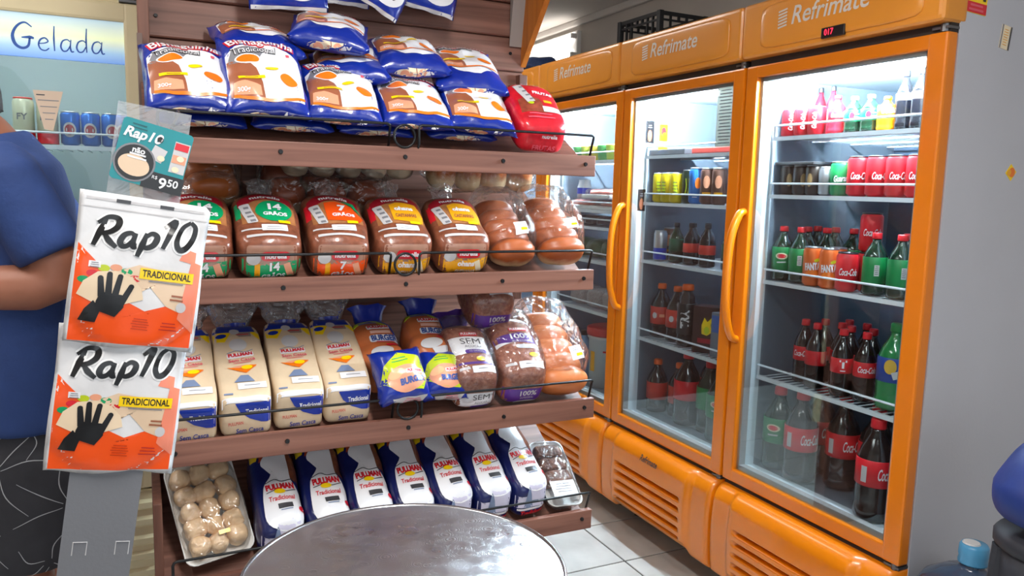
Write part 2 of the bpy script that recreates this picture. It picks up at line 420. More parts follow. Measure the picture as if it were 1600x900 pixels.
# ================================================================== upright display fridges along the right wall
FO = mat('fridge_orange', (226, 124, 4), 0.30, coat=0.5, vary=(5, 0.05))
FOH = mat('fridge_orange_header', (226, 146, 48), 0.34, coat=0.4, vary=(4, 0.06))
FBODY = mat('fridge_grey_shell', (190, 192, 200), 0.45, vary=(2.5, 0.04), bump=(120, 0.04))
LINER = mat('fridge_liner', (226, 242, 250), 0.45)
GASKET = mat('fridge_gasket', (150, 150, 148), 0.5, 0.3)
DARKGAP = mat('dark_gap', (44, 36, 32), 0.7)
LOGO = mat('logo_silver', (226, 220, 212), 0.35, 0.2)
LED = mat('fridge_light', (228, 243, 255), 0.4, emit=1500.0)
WIREW = mat('white_wire', (226, 234, 240), 0.35, 0.1)
STEEL = mat('hinge_steel', (120, 120, 122), 0.4, 0.8)
FX, FY, FW = 1.70, 1.243, 0.675
def base_panel():
    b = bmesh.new(); ny, nz = 76, 124; y0, y1, z0, z1 = 0.006, FW-0.006, 0.078, 0.388; G = []
    for j in range(nz+1):
        row = []
        for i in range(ny+1):
            y = y0+(y1-y0)*i/ny; z = z0+(z1-z0)*j/nz; v = (z-z0)/(z1-z0); u = (y-y0)/(y1-y0)
            d = 0.0                                            # outward bulge
            top = min(1, (1-v)/0.16); d += 0.045*math.sqrt(max(0, 1-(1-top)**2))        # rolled top edge
            d += 0.012*math.sin(math.pi*v)
            inn = max(0, min(1, (min(u, 1-u)-0.13)/0.035)); inn = inn*inn*(3-2*inn)
            d += 0.016*inn*(min(1, max(0, (v-0.05)/0.1)))
            zc = z0+0.035*0 + (z1-z0)*v
            # five curved air slots
            w_ = (u-0.5)/0.30
            if abs(w_) < 1:
                for k in range(5):
                    zs = 0.132+0.036*k-0.010*(1-w_*w_)*0
                    g = max(0, 1-abs(z-zs)/0.0085); e = min(1, (1-abs(w_))/0.05)
                    d -= 0.036*min(1, g*2.4)*e
            ed = min(u, 1-u)/0.02; d -= 0.012*(1-min(1, ed))**2
            bot = min(1, v/0.07); d -= 0.02*(1-bot)**2
            zz = z+(0.016*inn*(1-min(1, v/0.25)))
            row.append(b.verts.new((0.012-d, y, zz)))
        G.append(row)
    for j in range(nz):
        for i in range(ny): b.faces.new((G[j][i], G[j][i+1], G[j+1][i+1], G[j+1][i]))
    # return edges to the back
    rim = [G[0][i] for i in range(ny+1)]+[G[j][ny] for j in range(1, nz+1)]+[G[nz][i] for i in range(ny-1, -1, -1)]+[G[j][0] for j in range(nz-1, 0, -1)]
    bk = [b.verts.new((0.09, v.co.y, v.co.z)) for v in rim]; n = len(rim)
    for k in range(n): b.faces.new((rim[(k+1) % n], rim[k], bk[k], bk[(k+1) % n]))
    bmesh.ops.recalc_face_normals(b, faces=b.faces)
    return b
def wire_shelf_bm():
    b = bmesh.new(); y0, y1 = 0.047, FW-0.047
    box(b, 0.080, 0.092, y0, y1, -0.012, 0.0)
    tube(b, [(0.084, y0, 0.034), (0.084, y1, 0.034)], 0.0036, 6)
    for e in (y0+0.004, y1-0.004): tube(b, [(0.084, e, 0.0), (0.084, e, 0.034)], 0.0034, 5)
    for k in range(22):
        y = y0+0.012+(y1-y0-0.024)*k/21; tube(b, [(0.088, y, -0.003), (0.60, y, -0.003)], 0.0022, 4)
    for x in (0.25, 0.42, 0.595): tube(b, [(x, y0, -0.008), (x, y1, -0.008)], 0.003, 5)
    return b
SHELF_ME = None
def fridge(k, label, zs, display=False):
    t = thing('display_fridge', label, 'fridge', (FX, FY+FW*k, 0), 'orange display fridges side by side')
    b = bmesh.new()
    box(b, 0.04, 0.68, 0.004, 0.034, 0.07, 1.885); box(b, 0.04, 0.68, FW-0.034, FW-0.004, 0.07, 1.885)
    box(b, 0.65, 0.68, 0.034, FW-0.034, 0.07, 1.885); box(b, 0.042, 0.65, 0.034, FW-0.034, 1.69, 1.884)
    box(b, 0.06, 0.65, 0.034, FW-0.034, 0.072, 0.425)
    obj('cabinet', b, FBODY, t)
    b = bmesh.new()
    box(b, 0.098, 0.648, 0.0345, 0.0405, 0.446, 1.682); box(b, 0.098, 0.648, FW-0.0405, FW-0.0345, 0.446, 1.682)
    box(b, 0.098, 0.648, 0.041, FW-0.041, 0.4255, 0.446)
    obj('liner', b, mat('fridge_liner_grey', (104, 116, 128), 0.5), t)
    b = bmesh.new(); box(b, 0.041, 0.098, 0.0345, 0.0405, 0.426, 1.689); box(b, 0.041, 0.098, FW-0.0405, FW-0.0345, 0.426, 1.689); box(b, 0.041, 0.098, 0.0405, FW-0.0405, 0.4255, 0.4465); box(b, 0.041, 0.648, 0.0405, FW-0.0405, 1.682, 1.689)
    obj('liner_rim', b, LINER, t)
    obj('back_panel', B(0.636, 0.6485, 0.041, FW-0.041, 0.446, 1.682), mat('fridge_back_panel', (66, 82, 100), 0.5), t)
    # door
    b = bmesh.new(); y0, y1, z0, z1, a, c, d, e = 0.004, FW-0.004, 0.402, 1.717, 0.056, FW-0.052, 0.443, 1.681
    box(b, 0.0, 0.036, y0, a, z0, z1, bev=0.006); box(b, 0.0, 0.036, c, y1, z0, z1, bev=0.006)
    box(b, 0.0008, 0.0352, a-0.007, c+0.007, z0+0.0006, d, bev=0.005); box(b, 0.0008, 0.0352, a-0.007, c+0.007, e, z1-0.0006, bev=0.005)
    door = obj('door', b, FO, t)
    b = bmesh.new(); g = 0.012
    box(b, 0.016, 0.040, a-0.002, a+g, d, e); box(b, 0.016, 0.040, c-g, c+0.002, d, e); box(b, 0.016, 0.040, a, c, d-0.002, d+g+0.006); box(b, 0.016, 0.040, a, c, e-g, e+0.002)
    obj('gasket', b, GASKET, door)
    obj('pane', B(0.009, 0.013, a-0.004, c+0.004, d-0.004, e+0.004), GLASS, door)
    b = bmesh.new(); yy = FW-0.030
    tube(b, catmull([(0.004, yy, 1.275), (-0.022, yy-0.002, 1.262), (-0.048, yy-0.002, 1.19), (-0.056, yy-0.002, 1.075), (-0.050, yy-0.002, 0.96), (-0.026, yy-0.002, 0.885), (0.004, yy, 0.868)], 6), 0.0125, 10)
    for v in b.verts: v.co.y = yy+(v.co.y-yy)*1.15
    obj('handle', b, FO, door, True)
    # header
    b = bmesh.new(); box(b, -0.026, 0.06, 0.001, FW-0.001, 1.737, 1.896, bev=0.014, seg=3); hd = obj('header', b, FOH, t)
    b = sbox(10, 9); bmesh.ops.transform(b, matrix=Matrix.Translation((-0.024, 0.322, 1.816)) @ Matrix.Diagonal((0.008, 0.268, 0.062, 1)), verts=b.verts)
    P = Print(b); obj('header_panel', b, FOH, hd, True)
    P.frame((-0.03, 0.35, 1.828), (0, -1, 0), (0, 0, 1)); P.eps = 0.0005
    P.text('Refrimate', 0.012, 0, 0.050, LOGO, 2, shear=0.22, bold=0.012, width=0.262)
    for q in range(6): P.rect(-0.150-0.004*abs(q-2.5)*0+0.003*q*0, 0.022-0.0088*q, 0.034, 0.0048, LOGO, 2, 8)
    if display: P.build('logo', hd)
    else: P.build('logo', hd)
    if display:
        dp = obj('temperature_display', B(-0.036, -0.028, 0.275, 0.352, 1.748, 1.776, bev=0.002), BLACK, hd)
        Q = flatprint(); Q.text('017', -0.012, 0, 0.016, mat('red_digit', (255, 40, 70), 0.4, emit=3.0), 2, bold=0.01, width=0.030)
        bent_print(Q, lambda x, y, z: (-0.0362-z, 0.3135-x, 1.762+y)); Q.build('digits', dp)
    bp = obj('base_grille', base_panel(), FO, t, True)
    if k == 1:
        Q = Print(base_panel()); Q.frame((-0.05, 0.33, 0.348), (0, -1, 0), (-0.3, 0, 1)); Q.text('Refrimate', 0.0, 0.0, 0.020, DGREY, 2, shear=0.2, bold=0.02, width=0.105); Q.build('badge', bp)
    b = bmesh.new()
    box(b, 0.01, 0.075, 0.01, FW-0.01, 0.386, 0.404); obj('toe_gap', b, DARKGAP, t)
    box_top = B(0.012, 0.075, 0.008, FW-0.008, 1.715, 1.741); obj('top_gap', box_top, DARKGAP, t)
    for zc in (0.394, 1.727):
        b = bmesh.new(); lathe(b, [(0, -0.009), (0.010, -0.009), (0.010, 0.009), (0, 0.009)], 10, M=Matrix.Translation((0.012, 0.022, zc))); box(b, 0.004, 0.05, 0.006, 0.05, zc-0.003, zc+0.003); obj('hinge', b, STEEL, t)
    for xx in (0.12, 0.6):
        for yy in (0.06, FW-0.06):
            b = bmesh.new(); lathe(b, [(0, 0), (0.02, 0), (0.02, 0.012), (0.01, 0.016), (0.01, 0.075), (0, 0.075)], 10, M=Matrix.Translation((xx, yy, 0))); obj('foot', b, BLACKMETAL, t)
    b = bmesh.new(); tube(b, [(0.085, 0.06, 1.668), (0.085, FW-0.06, 1.668)], 0.010, 8); obj('light_tube', b, LED, t, True)
    global SHELF_ME
    for z in zs:
        if SHELF_ME is None:
            s = obj('wire_shelf', wire_shelf_bm(), WIREW, t); SHELF_ME = s.data
        else: s = obj('wire_shelf', SHELF_ME, WIREW, t)
        s.location = (0, 0, z)
    return t
Z3 = (1.507, 1.33, 1.06, 0.75); Z2 = (1.467, 1.288, 1.062, 0.753); Z1 = (1.458, 1.243, 1.17, 1.022, 0.80)
F3 = fridge(0, 'orange display fridge with red digital temperature readout and grey side', Z3, True)
F2 = fridge(1, 'orange display fridge with a printed list taped inside and black crate on top', Z2)
F1 = fridge(2, 'orange display fridge with meat trays and a red lidded white bucket inside', Z1)
F0 = fridge(3, 'orange display fridge mostly hidden behind the end of the bread rack', (1.45, 1.2, 0.95, 0.7))

# stickers on the grey side of the nearest fridge
YS = FY+0.004-0.0006
def wall_sticker(name, label, w_, h_, cx, cz, ang, m, draw):
    t = thing(name, label, 'sticker', (cx, YS, cz), None, Matrix.Translation((cx, YS, cz)) @ Matrix.Rotation(R(ang), 4, 'Y') @ Matrix.Rotation(R(90), 4, 'X'))
    obj('backing', B(-w_/2, w_/2, -h_/2, h_/2, -0.0004, 0.0004), m, t); Q = flatprint(); Q.O = Vector((0, 0, 0)); draw(Q)
    for v in Q.V: v.z += 0.0005
    Q.build('printed_design', t)
def d1(Q):
    Q.rect(0, -0.028, 0.075, 0.024, RED, 1); Q.lines(0, -0.023, 0.060, 2, 0.010, 0.005, PINK, 2); Q.rect(-0.008, 0.006, 0.04, 0.010, RED, 2); Q.rect(0.026, 0.016, 0.008, 0.012, BLACK, 2); Q.rect(0.026, -0.004, 0.010, 0.012, BLACK, 2); Q.lines(-0.01, 0.030, 0.036, 3, 0.006, 0.002, DGREY, 2)
wall_sticker('promotion_sticker', 'yellow and red promotion sticker on the fridge side', 0.075, 0.082, 1.788, 1.805, 3, YELLOW, d1)
def d2(Q):
    Q.rect(0.016, 0, 0.006, 0.056, DGREY, 1); Q.rect(-0.0165, 0, 0.005, 0.056, GREY, 1); Q.lines(-0.001, 0.018, 0.018, 7, 0.006, 0.0016, MUSTARD, 1)
wall_sticker('torn_sticker', 'torn pale strip of sticker with dark edge on the fridge side', 0.038, 0.056, 1.906, 1.722, 8, CREAM, d2)
def d3(Q):
    Q.ellipse(0.002, 0.002, 0.012, 0.012, ORANGE, 1); Q.ellipse(-0.006, -0.006, 0.007, 0.008, MUSTARD, 2)
wall_sticker('scrap_sticker', 'small ragged yellow and orange sticker scrap on the fridge side', 0.030, 0.030, 1.982, 1.400, 40, YELLOW, d3)

# ------------------------------------------------------------------ black crate on top of the fridges
def crate(label, M, w_, d_, h_, m, name='plastic_crate'):
    t = thing(name, label, 'crate', M=M)
    for sx in (-1, 1):
        for sy in (-1, 1): obj('corner_post', B(sx*w_/2-0.012, sx*w_/2+0.012, sy*d_/2-0.012, sy*d_/2+0.012, 0, h_, bev=0.003), m, t)
    for side in range(4):
        b = bmesh.new(); L_ = (w_ if side < 2 else d_)-0.024
        box(b, -L_/2, L_/2, -0.006, 0.006, h_-0.018, h_-0.002); box(b, -L_/2, L_/2, -0.006, 0.006, 0, 0.02); box(b, -L_/2, L_/2, -0.005, 0.005, h_-0.042, h_-0.034)
        n = int(L_/0.04)
        for k in range(n+1):
            x = -L_/2+L_*k/n
            if abs(x) < 0.05: box(b, x-0.004, x+0.004, -0.005, 0.005, 0.02, h_*0.52); box(b, x-0.005, x+0.005, -0.005, 0.005, h_-0.036, h_-0.016)
            else: box(b, x-0.004, x+0.004, -0.005, 0.005, 0.018, h_-0.016)
        box(b, -0.062, 0.062, -0.005, 0.005, h_*0.50, h_*0.56)
        MM = [Matrix.Translation((0, -d_/2, 0)), Matrix.Translation((0, d_/2, 0)), Matrix.Translation((-w_/2, 0, 0)) @ Matrix.Rotation(R(90), 4, 'Z'), Matrix.Translation((w_/2, 0, 0)) @ Matrix.Rotation(R(90), 4, 'Z')][side]
        bmesh.ops.transform(b, matrix=MM, verts=b.verts); obj('slatted_side', b, m, t)
    b = bmesh.new()
    for k in range(8): x = -w_/2+0.02+(w_-0.04)*k/7; box(b, x-0.01, x+0.01, -d_/2+0.006, d_/2-0.006, 0, 0.006)
    obj('bottom_grid', b, m, t)
    return t
CRATEB = mat('crate_black', (34, 36, 40), 0.45)
crate('black slatted plastic crate lying on top of the fridge row', Matrix.Translation((2.235, 3.115, 1.8965)) @ Matrix.Rotation(R(1), 4, 'Z'), 0.25, 0.31, 0.235, CRATEB)
tag(obj('navy_bundle', jitter(sbox(8, 3.5), 0.25, 1.6, 3), mat('navy_cloth', (24, 44, 84), 0.8, vary=(12, 0.3)), None, True), 'folded navy blue bundle on top of the fridge hidden by the rack', 'bundle')
nb = bpy.data.objects['navy_bundle']; nb.matrix_basis = Matrix.Translation((1.82, 3.66, 1.935)) @ Matrix.Diagonal((0.08, 0.20, 0.045, 1))

# ================================================================== the bread rack
RX0, RX1 = 0.008, 1.046
SH = [(1.719, 1.390), (1.707, 1.100), (1.680, 0.766), (1.671, 0.466)]      # front y and lip height of each sloping shelf
SLOPE = R(30)
rack = thing('bread_rack', 'walnut wood bread rack with four sloping shelves and black wire guards', 'rack', (0.52, 2.1, 0))
def rp(name, b, m, parent=rack, smooth=False): return obj(name, b, m, parent, smooth, world=True)
plank_me = None
for k in range(22):
    z = 0.03+0.0965*k
    b = B(RX0, 1.035, -0.009, 0.009, 0.0, 0.0955, bev=0.003, seg=1); bmesh.ops.transform(b, matrix=Matrix.Translation((0, 2.128, z)) @ Matrix.Rotation(R(-5), 4, 'X'), verts=b.verts)
    p = rp('back_plank', b, WOOD)
    for x in (0.045, 0.52, 0.99):
        s = bmesh.new(); lathe(s, [(0, 0), (0.005, 0), (0.004, 0.003), (0, 0.003)], 8, M=Matrix.Translation((x, 2.121, z+0.05)) @ Matrix.Rotation(R(85), 4, 'X')); rp('screw', s, BLACKMETAL, p)
rp('backing_board', B(RX0+0.01, 1.03, 2.142, 2.152, 0.0, 2.15), WOODV)
rp('upright', B(RX0-0.004, RX0+0.022, 2.085, 2.140, 0.0, 2.15, bev=0.003), WOODV)
rp('upright', B(1.012, 1.038, 2.10, 2.150, 0.0, 1.66, bev=0.003), WOODV)
rp('side_panel', B(RX0-0.008, RX0+0.010, 1.70, 2.13, 0.0, 0.66, bev=0.003), WOODV)
rp('side_bracket', B(RX0-0.006, RX0+0.006, 2.02, 2.10, 1.36, 1.66, bev=0.002), mat('bracket_taupe', (112, 92, 84), 0.6))
for i, (yf, c) in enumerate(SH):
    Ls = (2.112-yf-0.016)/math.cos(SLOPE)
    M = Matrix.Translation((0, yf+0.016, c-0.004)) @ Matrix.Rotation(SLOPE, 4, 'X')
    b = B(RX0, 1.040, 0, Ls, -0.014, 0.0); bmesh.ops.transform(b, matrix=M, verts=b.verts); sh = rp('sloping_shelf', b, WOOD)
    rp('shelf_lip', B(RX0-0.002, RX1+0.004, yf, yf+0.016, c-0.026, c+0.026, bev=0.002), WOODLIP, sh)
    for x in ((0.045, 0.27, 0.545, 0.79, 1.02) if i < 3 else (0.05, 0.4, 0.7, 1.02)):
        s = bmesh.new(); lathe(s, [(0, 0), (0.0055, 0), (0.0045, 0.004), (0, 0.004)], 8, M=Matrix.Translation((x, yf, c+0.004)) @ Matrix.Rotation(R(90), 4, 'X')); rp('screw', s, BLACKMETAL, sh)
    zt = c+0.076; yw = yf-0.0035
    for a, e in ((0.034, 0.510), (0.576, 1.042)):
        b = bmesh.new(); q = 0.008
        pts = [(a, yw+0.010, c+0.018), (a, yw, c+0.034), (a, yw, zt-q), (a+q*0.3, yw, zt-q*0.3), (a+q, yw, zt), (e-q, yw, zt), (e-q*0.3, yw, zt-q*0.3), (e, yw+0.006, zt-q), (e, yw+0.022, c+0.024)]
        tube(b, pts, 0.0031, 6); rp('wire_guard', b, BLACKMETAL, sh, True)
    b = bmesh.new(); tube(b, [(0.543+0.025*math.cos(R(t)), yw+0.003, c+0.050+0.025*math.sin(R(t))) for t in range(0, 360, 18)], 0.0031, 6, closed=True); rp('wire_ring', b, BLACKMETAL, sh, True)
def gusset(x0, x1, pts):
    b = bmesh.new(); A = [b.verts.new((x0, y, z)) for y, z in pts]; C = [b.verts.new((x1, y, z)) for y, z in pts]; n = len(pts)
    b.faces.new(A); b.faces.new(C[::-1])
    for k in range(n): b.faces.new((A[k], C[k], C[(k+1) % n], A[(k+1) % n]))
    bmesh.ops.recalc_face_normals(b, faces=b.faces); return b
rp('top_bracket', gusset(1.024, 1.040, [(2.120, 1.684), (2.120, 2.02), (1.826, 2.02)]), wood('bracket_orange', (176, 98, 24), (204, 122, 38), 2))
rp('bracket_fillet', gusset(0.985, 1.024, [(2.118, 1.74), (2.118, 2.02), (2.075, 2.02)]), mat('fillet_grey', (150, 142, 136), 0.7))
rp('top_shelf', B(RX0, 1.042, 1.78, 2.12, 2.02, 2.04, bev=0.002), WOOD)
b = bmesh.new(); tube(b, [(0.03, 2.062, 2.0), (1.0, 2.062, 2.0)], 0.005, 8); tube(b, [(0.03, 2.062, 2.0), (0.03, 2.062, 2.025)], 0.004, 6); tube(b, [(1.0, 2.062, 2.0), (1.0, 2.062, 2.025)], 0.004, 6); rp('hanging_rail', b, BLACKMETAL)
def MS(i, x, d, h=0.0, yaw=0.0, tilt=0.0, roll=0.0):
    yf, c = SH[i]
    return Matrix.Translation((0, yf+0.022, c+0.0065)) @ Matrix.Rotation(SLOPE, 4, 'X') @ Matrix.Translation((x, d, h)) @ Matrix.Rotation(R(yaw), 4, 'Z') @ Matrix.Rotation(R(tilt), 4, 'X') @ Matrix.Rotation(R(roll), 4, 'Y')

# ------------------------------------------------------------------ bread packages (local: front bottom edge at the origin, +y back, +z up)
def crust(name, top, bot, thr=0.0, rough=0.42, coat=0.1, speck=None):
    if name in MATS: return MATS[name]
    m = bpy.data.materials.new(name); m.use_nodes = True; nt = m.node_tree; N = nt.nodes; L = nt.links; p = N['Principled BSDF']
    p.inputs['Roughness'].default_value = rough; p.inputs['Coat Weight'].default_value = coat; p.inputs['Coat Roughness'].default_value = 0.2
    tc = N.new('ShaderNodeTexCoord'); sx = N.new('ShaderNodeSeparateXYZ'); L.new(tc.outputs['Generated'], sx.inputs[0])
    n = N.new('ShaderNodeTexNoise'); n.inputs['Scale'].default_value = 40; n.inputs['Detail'].default_value = 5; L.new(tc.outputs['Object'], n.inputs[0])
    a = N.new('ShaderNodeMath'); a.operation = 'MULTIPLY_ADD'; a.inputs[1].default_value = 0.35; L.new(n.outputs[0], a.inputs[0]); L.new(sx.outputs[2], a.inputs[2])
    r = N.new('ShaderNodeValToRGB'); r.color_ramp.elements[0].position = thr+0.12; r.color_ramp.elements[1].position = thr+0.38
    r.color_ramp.elements[0].color = rgb(*bot); r.color_ramp.elements[1].color = rgb(*top)
    L.new(a.outputs[0], r.inputs[0]); L.new(r.outputs[0], p.inputs['Base Color'])
    bn = N.new('ShaderNodeBump'); bn.inputs['Strength'].default_value = 0.25; bn.inputs['Distance'].default_value = 0.004; L.new(n.outputs[0], bn.inputs['Height']); L.new(bn.outputs[0], p.inputs['Normal'])
    MATS[name] = m
    return m
CR_BROWN = crust('crust_brown', (172, 88, 42), (236, 204, 156), 0.22)
CR_DARK = crust('crust_dark', (140, 66, 34), (240, 220, 184), 0.35)
CR_BUN = crust('crust_bun', (210, 122, 68), (224, 150, 92), 0.0, 0.42, 0.05)
CR_GOLD = crust('crust_gold', (176, 96, 42), (236, 206, 158), 0.3)
BREADBODY = mat('bread_through_film', (132, 76, 54), 0.3, coat=0.5, vary=(70, 0.3), bump=(30, 0.25))
SEEDBODY = mat('seeded_bread_through_film', (112, 58, 44), 0.3, coat=0.4, vary=(110, 0.35, (168, 112, 88)), bump=(60, 0.3))
BLUEBAG = mat('blue_bag_film', (16, 44, 148), 0.28, coat=0.5, bump=(22, 0.35)); NAVYBAG = mat('navy_bag_film', (22, 32, 92), 0.3, coat=0.5, bump=(22, 0.3))
BEIGEBAG = mat('beige_bag_film', (222, 198, 166), 0.4, coat=0.3, vary=(20, 0.05), bump=(25, 0.15)); REDBAG = mat('red_bag_film', (206, 28, 44), 0.3, coat=0.4, vary=(40, 0.2), bump=(24, 0.3))
def loaf_body(W, L, H, e=7, dome=0.06, taper=0.25, seed=1, amt=0.004):
    b = sbox(14, e)
    for v in b.verts:
        x, y, z = v.co; t = max(0, (y+1)/2-0.78)/0.22; w_ = 1-taper*t**1.6
        zz = (z+1)/2*H*(1+dome*(1-x*x))*(1-taper*0.7*t**1.6)
        v.co = Vector((x*w_*W/2, (y+1)/2*L+0.30*zz*(1-(y+1)/2), zz))
    return jitter(b, amt, 22, seed)
def tail(parent, pos, ang, ln, r0, r1, m, name='bag_tail', seed=0, flat=0.45):
    b = bmesh.new(); rings = []
    for k in range(7):
        t = k/6; r = r0*(1-t)**2+0.006+r1*max(0, (t-0.25)/0.75)**0.8; ring = []
        for j in range(18):
            a = 2*math.pi*j/18; rr = r*(1+0.22*noise.noise(Vector((math.cos(a)*2, math.sin(a)*2, t*4+seed*5.1))))
            ring.append(b.verts.new((rr*math.cos(a), t*ln, rr*flat*math.sin(a)*(1+0.3*math.sin(5*a+seed)))))
        rings.append(ring)
    for p, q in zip(rings, rings[1:]):
        for j in range(18): b.faces.new((p[j], p[(j+1) % 18], q[(j+1) % 18], q[j]))
    bmesh.ops.transform(b, matrix=Matrix.Translation(pos) @ Matrix.Rotation(R(ang), 4, 'X'), verts=b.verts)
    return obj(name, b, m, parent, True)
def pillow(W, L, T, nx=22, ny=26, seed=1, lumps=0.0, ear=0.06, crease=0.005, bot=0.45):
    b = bmesh.new(); G = {}
    for s in (1, -1):
        for j in range(ny+1):
            for i in range(nx+1):
                u = -1+2*i/nx; v = -1+2*j/ny; edge = (i in (0, nx) or j in (0, ny))
                if s == -1 and edge: G[s, i, j] = G[1, i, j]; continue
                f = (max(0, 1-abs(u)**3.2)*max(0, 1-abs(v)**3.6))**0.55
                x = u*W/2*(1-ear*(1-v*v)*0.6); y = L/2+v*L/2*(1-ear*(1-u*u))
                n = noise.noise(Vector((x*26+seed*9, y*26, seed*3.3)))
                n2 = noise.noise(Vector((x*34+seed*5, y*20, 7.7)))
                z = s*T*(0.5 if s > 0 else bot)*f*(1+lumps*n)+crease*n2*(0.3+0.7*f)
                if edge: z = crease*1.4*math.sin(u*9+v*7+seed)
                G[s, i, j] = b.verts.new((x, y, z+T*0.45))
    for s in (1, -1):
        for j in range(ny):
            for i in range(nx):
                q = [G[s, i, j], G[s, i+1, j], G[s, i+1, j+1], G[s, i, j+1]]
                if s < 0: q.reverse()
                try: b.faces.new(q)
                except ValueError: pass
    return b
def price_tag(P, x, y, ang=0, layer=6, w_=0.034, h_=0.030):
    P.rect(x, y, w_, h_, STICKER, layer, ang); P.lines(x-0.002, y+h_*0.28, w_*0.6, 2, 0.005, 0.0012, GREY, layer+1, ang); P.rect(x+w_*0.2, y-h_*0.18, w_*0.5, h_*0.2, YELLOW, layer+1, ang)

# --- small roll bags (blue and white)
def roll_bag(seed, W=0.178, L=0.238, T=0.070, pile=False):
    t = thing('roll_bag', '', 'bread bag'); b = pillow(W, L, T, seed=seed, lumps=0.18, bot=0.42); P = Print(b)
    obj('bag', b, BLUEBAG, t, True); P.frame((0, 0, 0), (1, 0, 0), (0, 1, 0)); w_ = W/2; P.eps = 0.0011; P.step = 0.0055; P.sy, P.oy = (0.86, 0.13*L) if pile else (1.12, -0.112*L)
    X = lambda p: [(x*w_, y*L) for x, y in p]
    P.poly(X([(-.80, .20), (.0, .185), (.84, .20), (.88, .5), (.86, .68), (.6, .77), (.2, .83), (-.25, .83), (-.62, .77), (-.86, .68), (-.86, .45)]), WHITE, 1, (0, .5*L))
    P.poly(X([(-.84, .21), (-.08, .20), (-.10, .36), (-.2, .52), (-.45, .62), (-.85, .60)]), BROWN, 2)
    P.poly(X([(-.78, .23), (-.15, .22), (-.16, .32), (-.5, .36), (-.76, .34)]), SALMON, 3)
    P.poly(X([(-.86, .56), (-.45, .58), (-.1, .64), (.10, .77), (-.3, .80), (-.72, .72)]), GREY, 2)
    P.ellipse(-.36*w_, .625*L, .27*w_, .048*L, ORANGE, 4, 8); P.ellipse(.52*w_, .40*L, .21*w_, .055*L, ORANGE, 4, -22)
    P.ellipse(-.36*w_, .625*L, .31*w_, .062*L, WHITE, 3, 8)
    P.stroke(X([(-.78, .215), (-.2, .19), (.3, .195), (.86, .235)]), 0.0055, ORANGE, 5); P.rect(-.34*w_, .405*L, .62*w_, .032*L, YELLOW, 5, 6); P.lines(-.34*w_, .405*L, .4*w_, 1, .01, .0016, BROWN, 6, 6)
    P.ellipse(.16*w_, .52*L, .16*w_, .024*L, YELLOW, 5, 8)
    if pile: P.poly(X([(-.5, .175), (-.2, .08), (.25, .05), (.62, .16), (.3, .182)]), WHITE, 2, (0.1*w_, .13*L))
    P.text('Bisnaguinha', 0.0*w_, .866*L, .110*L, RED, 3, bold=0.06, width=1.66*w_, arc=4.6); P.text('Bisnaguinha', 0.0*w_, .866*L, .104*L, WHITE, 6, bold=0.015, width=1.60*w_, arc=4.6)
    P.text('Tradicional', -.20*w_, .735*L, .070*L, DGREY, 4, 6, bold=0.05, width=1.06*w_, arc=3.6); P.text('Tradicional', -.20*w_, .735*L, .066*L, WHITE, 6, 6, bold=0.0, width=1.02*w_, arc=3.6)
    P.text('300g', -.56*w_, .265*L, .040*L, WHITE, 6, 0, bold=0.02); P.rect(.60*w_, .70*L, .08*w_, .035*L, PINK, 5)
    # clear window with rolls along the front end and lettering in the corner
    P.frame((0, -0.004, T*0.40), (1, 0, 0), (0, 0.5, 0.85)); P.sy = 1.0; P.oy = 0.0
    if pile: P.poly([(-.16*w_, -.016), (.34*w_, -.016), (.36*w_, .016), (-.18*w_, .016)], CREAM, 1); P.ellipse(.22*w_, .0, .12*w_, .015, SALMON, 2); P.stroke([(.06*w_, -.016), (.08*w_, .0), (.05*w_, .016)], .002, BROWN, 2)
    P.ellipse(-.22*w_, .0, .30*w_, .012, CREAM, 1); P.ellipse(.02*w_, -.003, .20*w_, .010, SALMON, 2); P.text('4x', .44*w_, 0.006, .016, WHITE, 2, 4, bold=0.03)
    P.ellipse(-.24*w_, .003, .12*w_, .007, SALMON, 3)
    P.build('printed_design', t)
    return t
rb = [roll_bag(s) for s in (1, 2, 3)]; rbp = [roll_bag(s, pile=True) for s in (4, 5)]
def use(proto, M, label, group=None, first=[]):
    if proto in first: o = copy_tree(proto)
    else: o = proto; first.append(proto)
    o.matrix_basis = M; o['label'] = label
    if group: o['group'] = group
    return o
G1 = 'blue and white roll bags on the top rack shelf'
def WT(x, y, z, yaw=0.0, tilt=0.0, roll=0.0): return Matrix.Translation((x, y, z)) @ Matrix.Rotation(R(yaw), 4, 'Z') @ Matrix.Rotation(R(tilt), 4, 'X') @ Matrix.Rotation(R(roll), 4, 'Y')
# bottom layer lying on the shelf
for k, (x, lb) in enumerate(((0.120, 'blue roll bag lying flat on the top shelf by the hanging strip'), (0.305, 'blue roll bag lying flat under the third leaning bag'), (0.490, 'blue roll bag lying flat behind the wire ring of the top shelf'), (0.705, 'blue roll bag lying flat beside the red fruit loaf'))):
    use(rbp[k % 2], MS(0, x, 0.044, 0.006, random.uniform(-3, 3), -3) @ Matrix.Diagonal((1, 1, 0.70, 1)), lb, G1)
# front bags leaning back on them
for k, (x, d, h, yaw, tl, lb) in enumerate([
    (0.100, 0.030, 0.036, 2, 9, 'blue and white roll bag standing first from the cream cooler'),
    (0.250, 0.030, 0.038, 1, 17, 'upright blue and white roll bag with the full Bisnaguinha lettering showing'),
    (0.412, 0.026, 0.032, -4, 6, 'blue and white roll bag leaning beside the upright lettered bag'),
    (0.585, 0.026, 0.030, -3, 2, 'blue and white roll bag leaning behind the wire ring of the top shelf'),
    (0.742, 0.024, 0.030, -8, 2, 'blue and white roll bag leaning against the red fruit loaf')]):
    use(rb[(k+1) % 3], MS(0, x, d, h, yaw, tl), lb, G1)
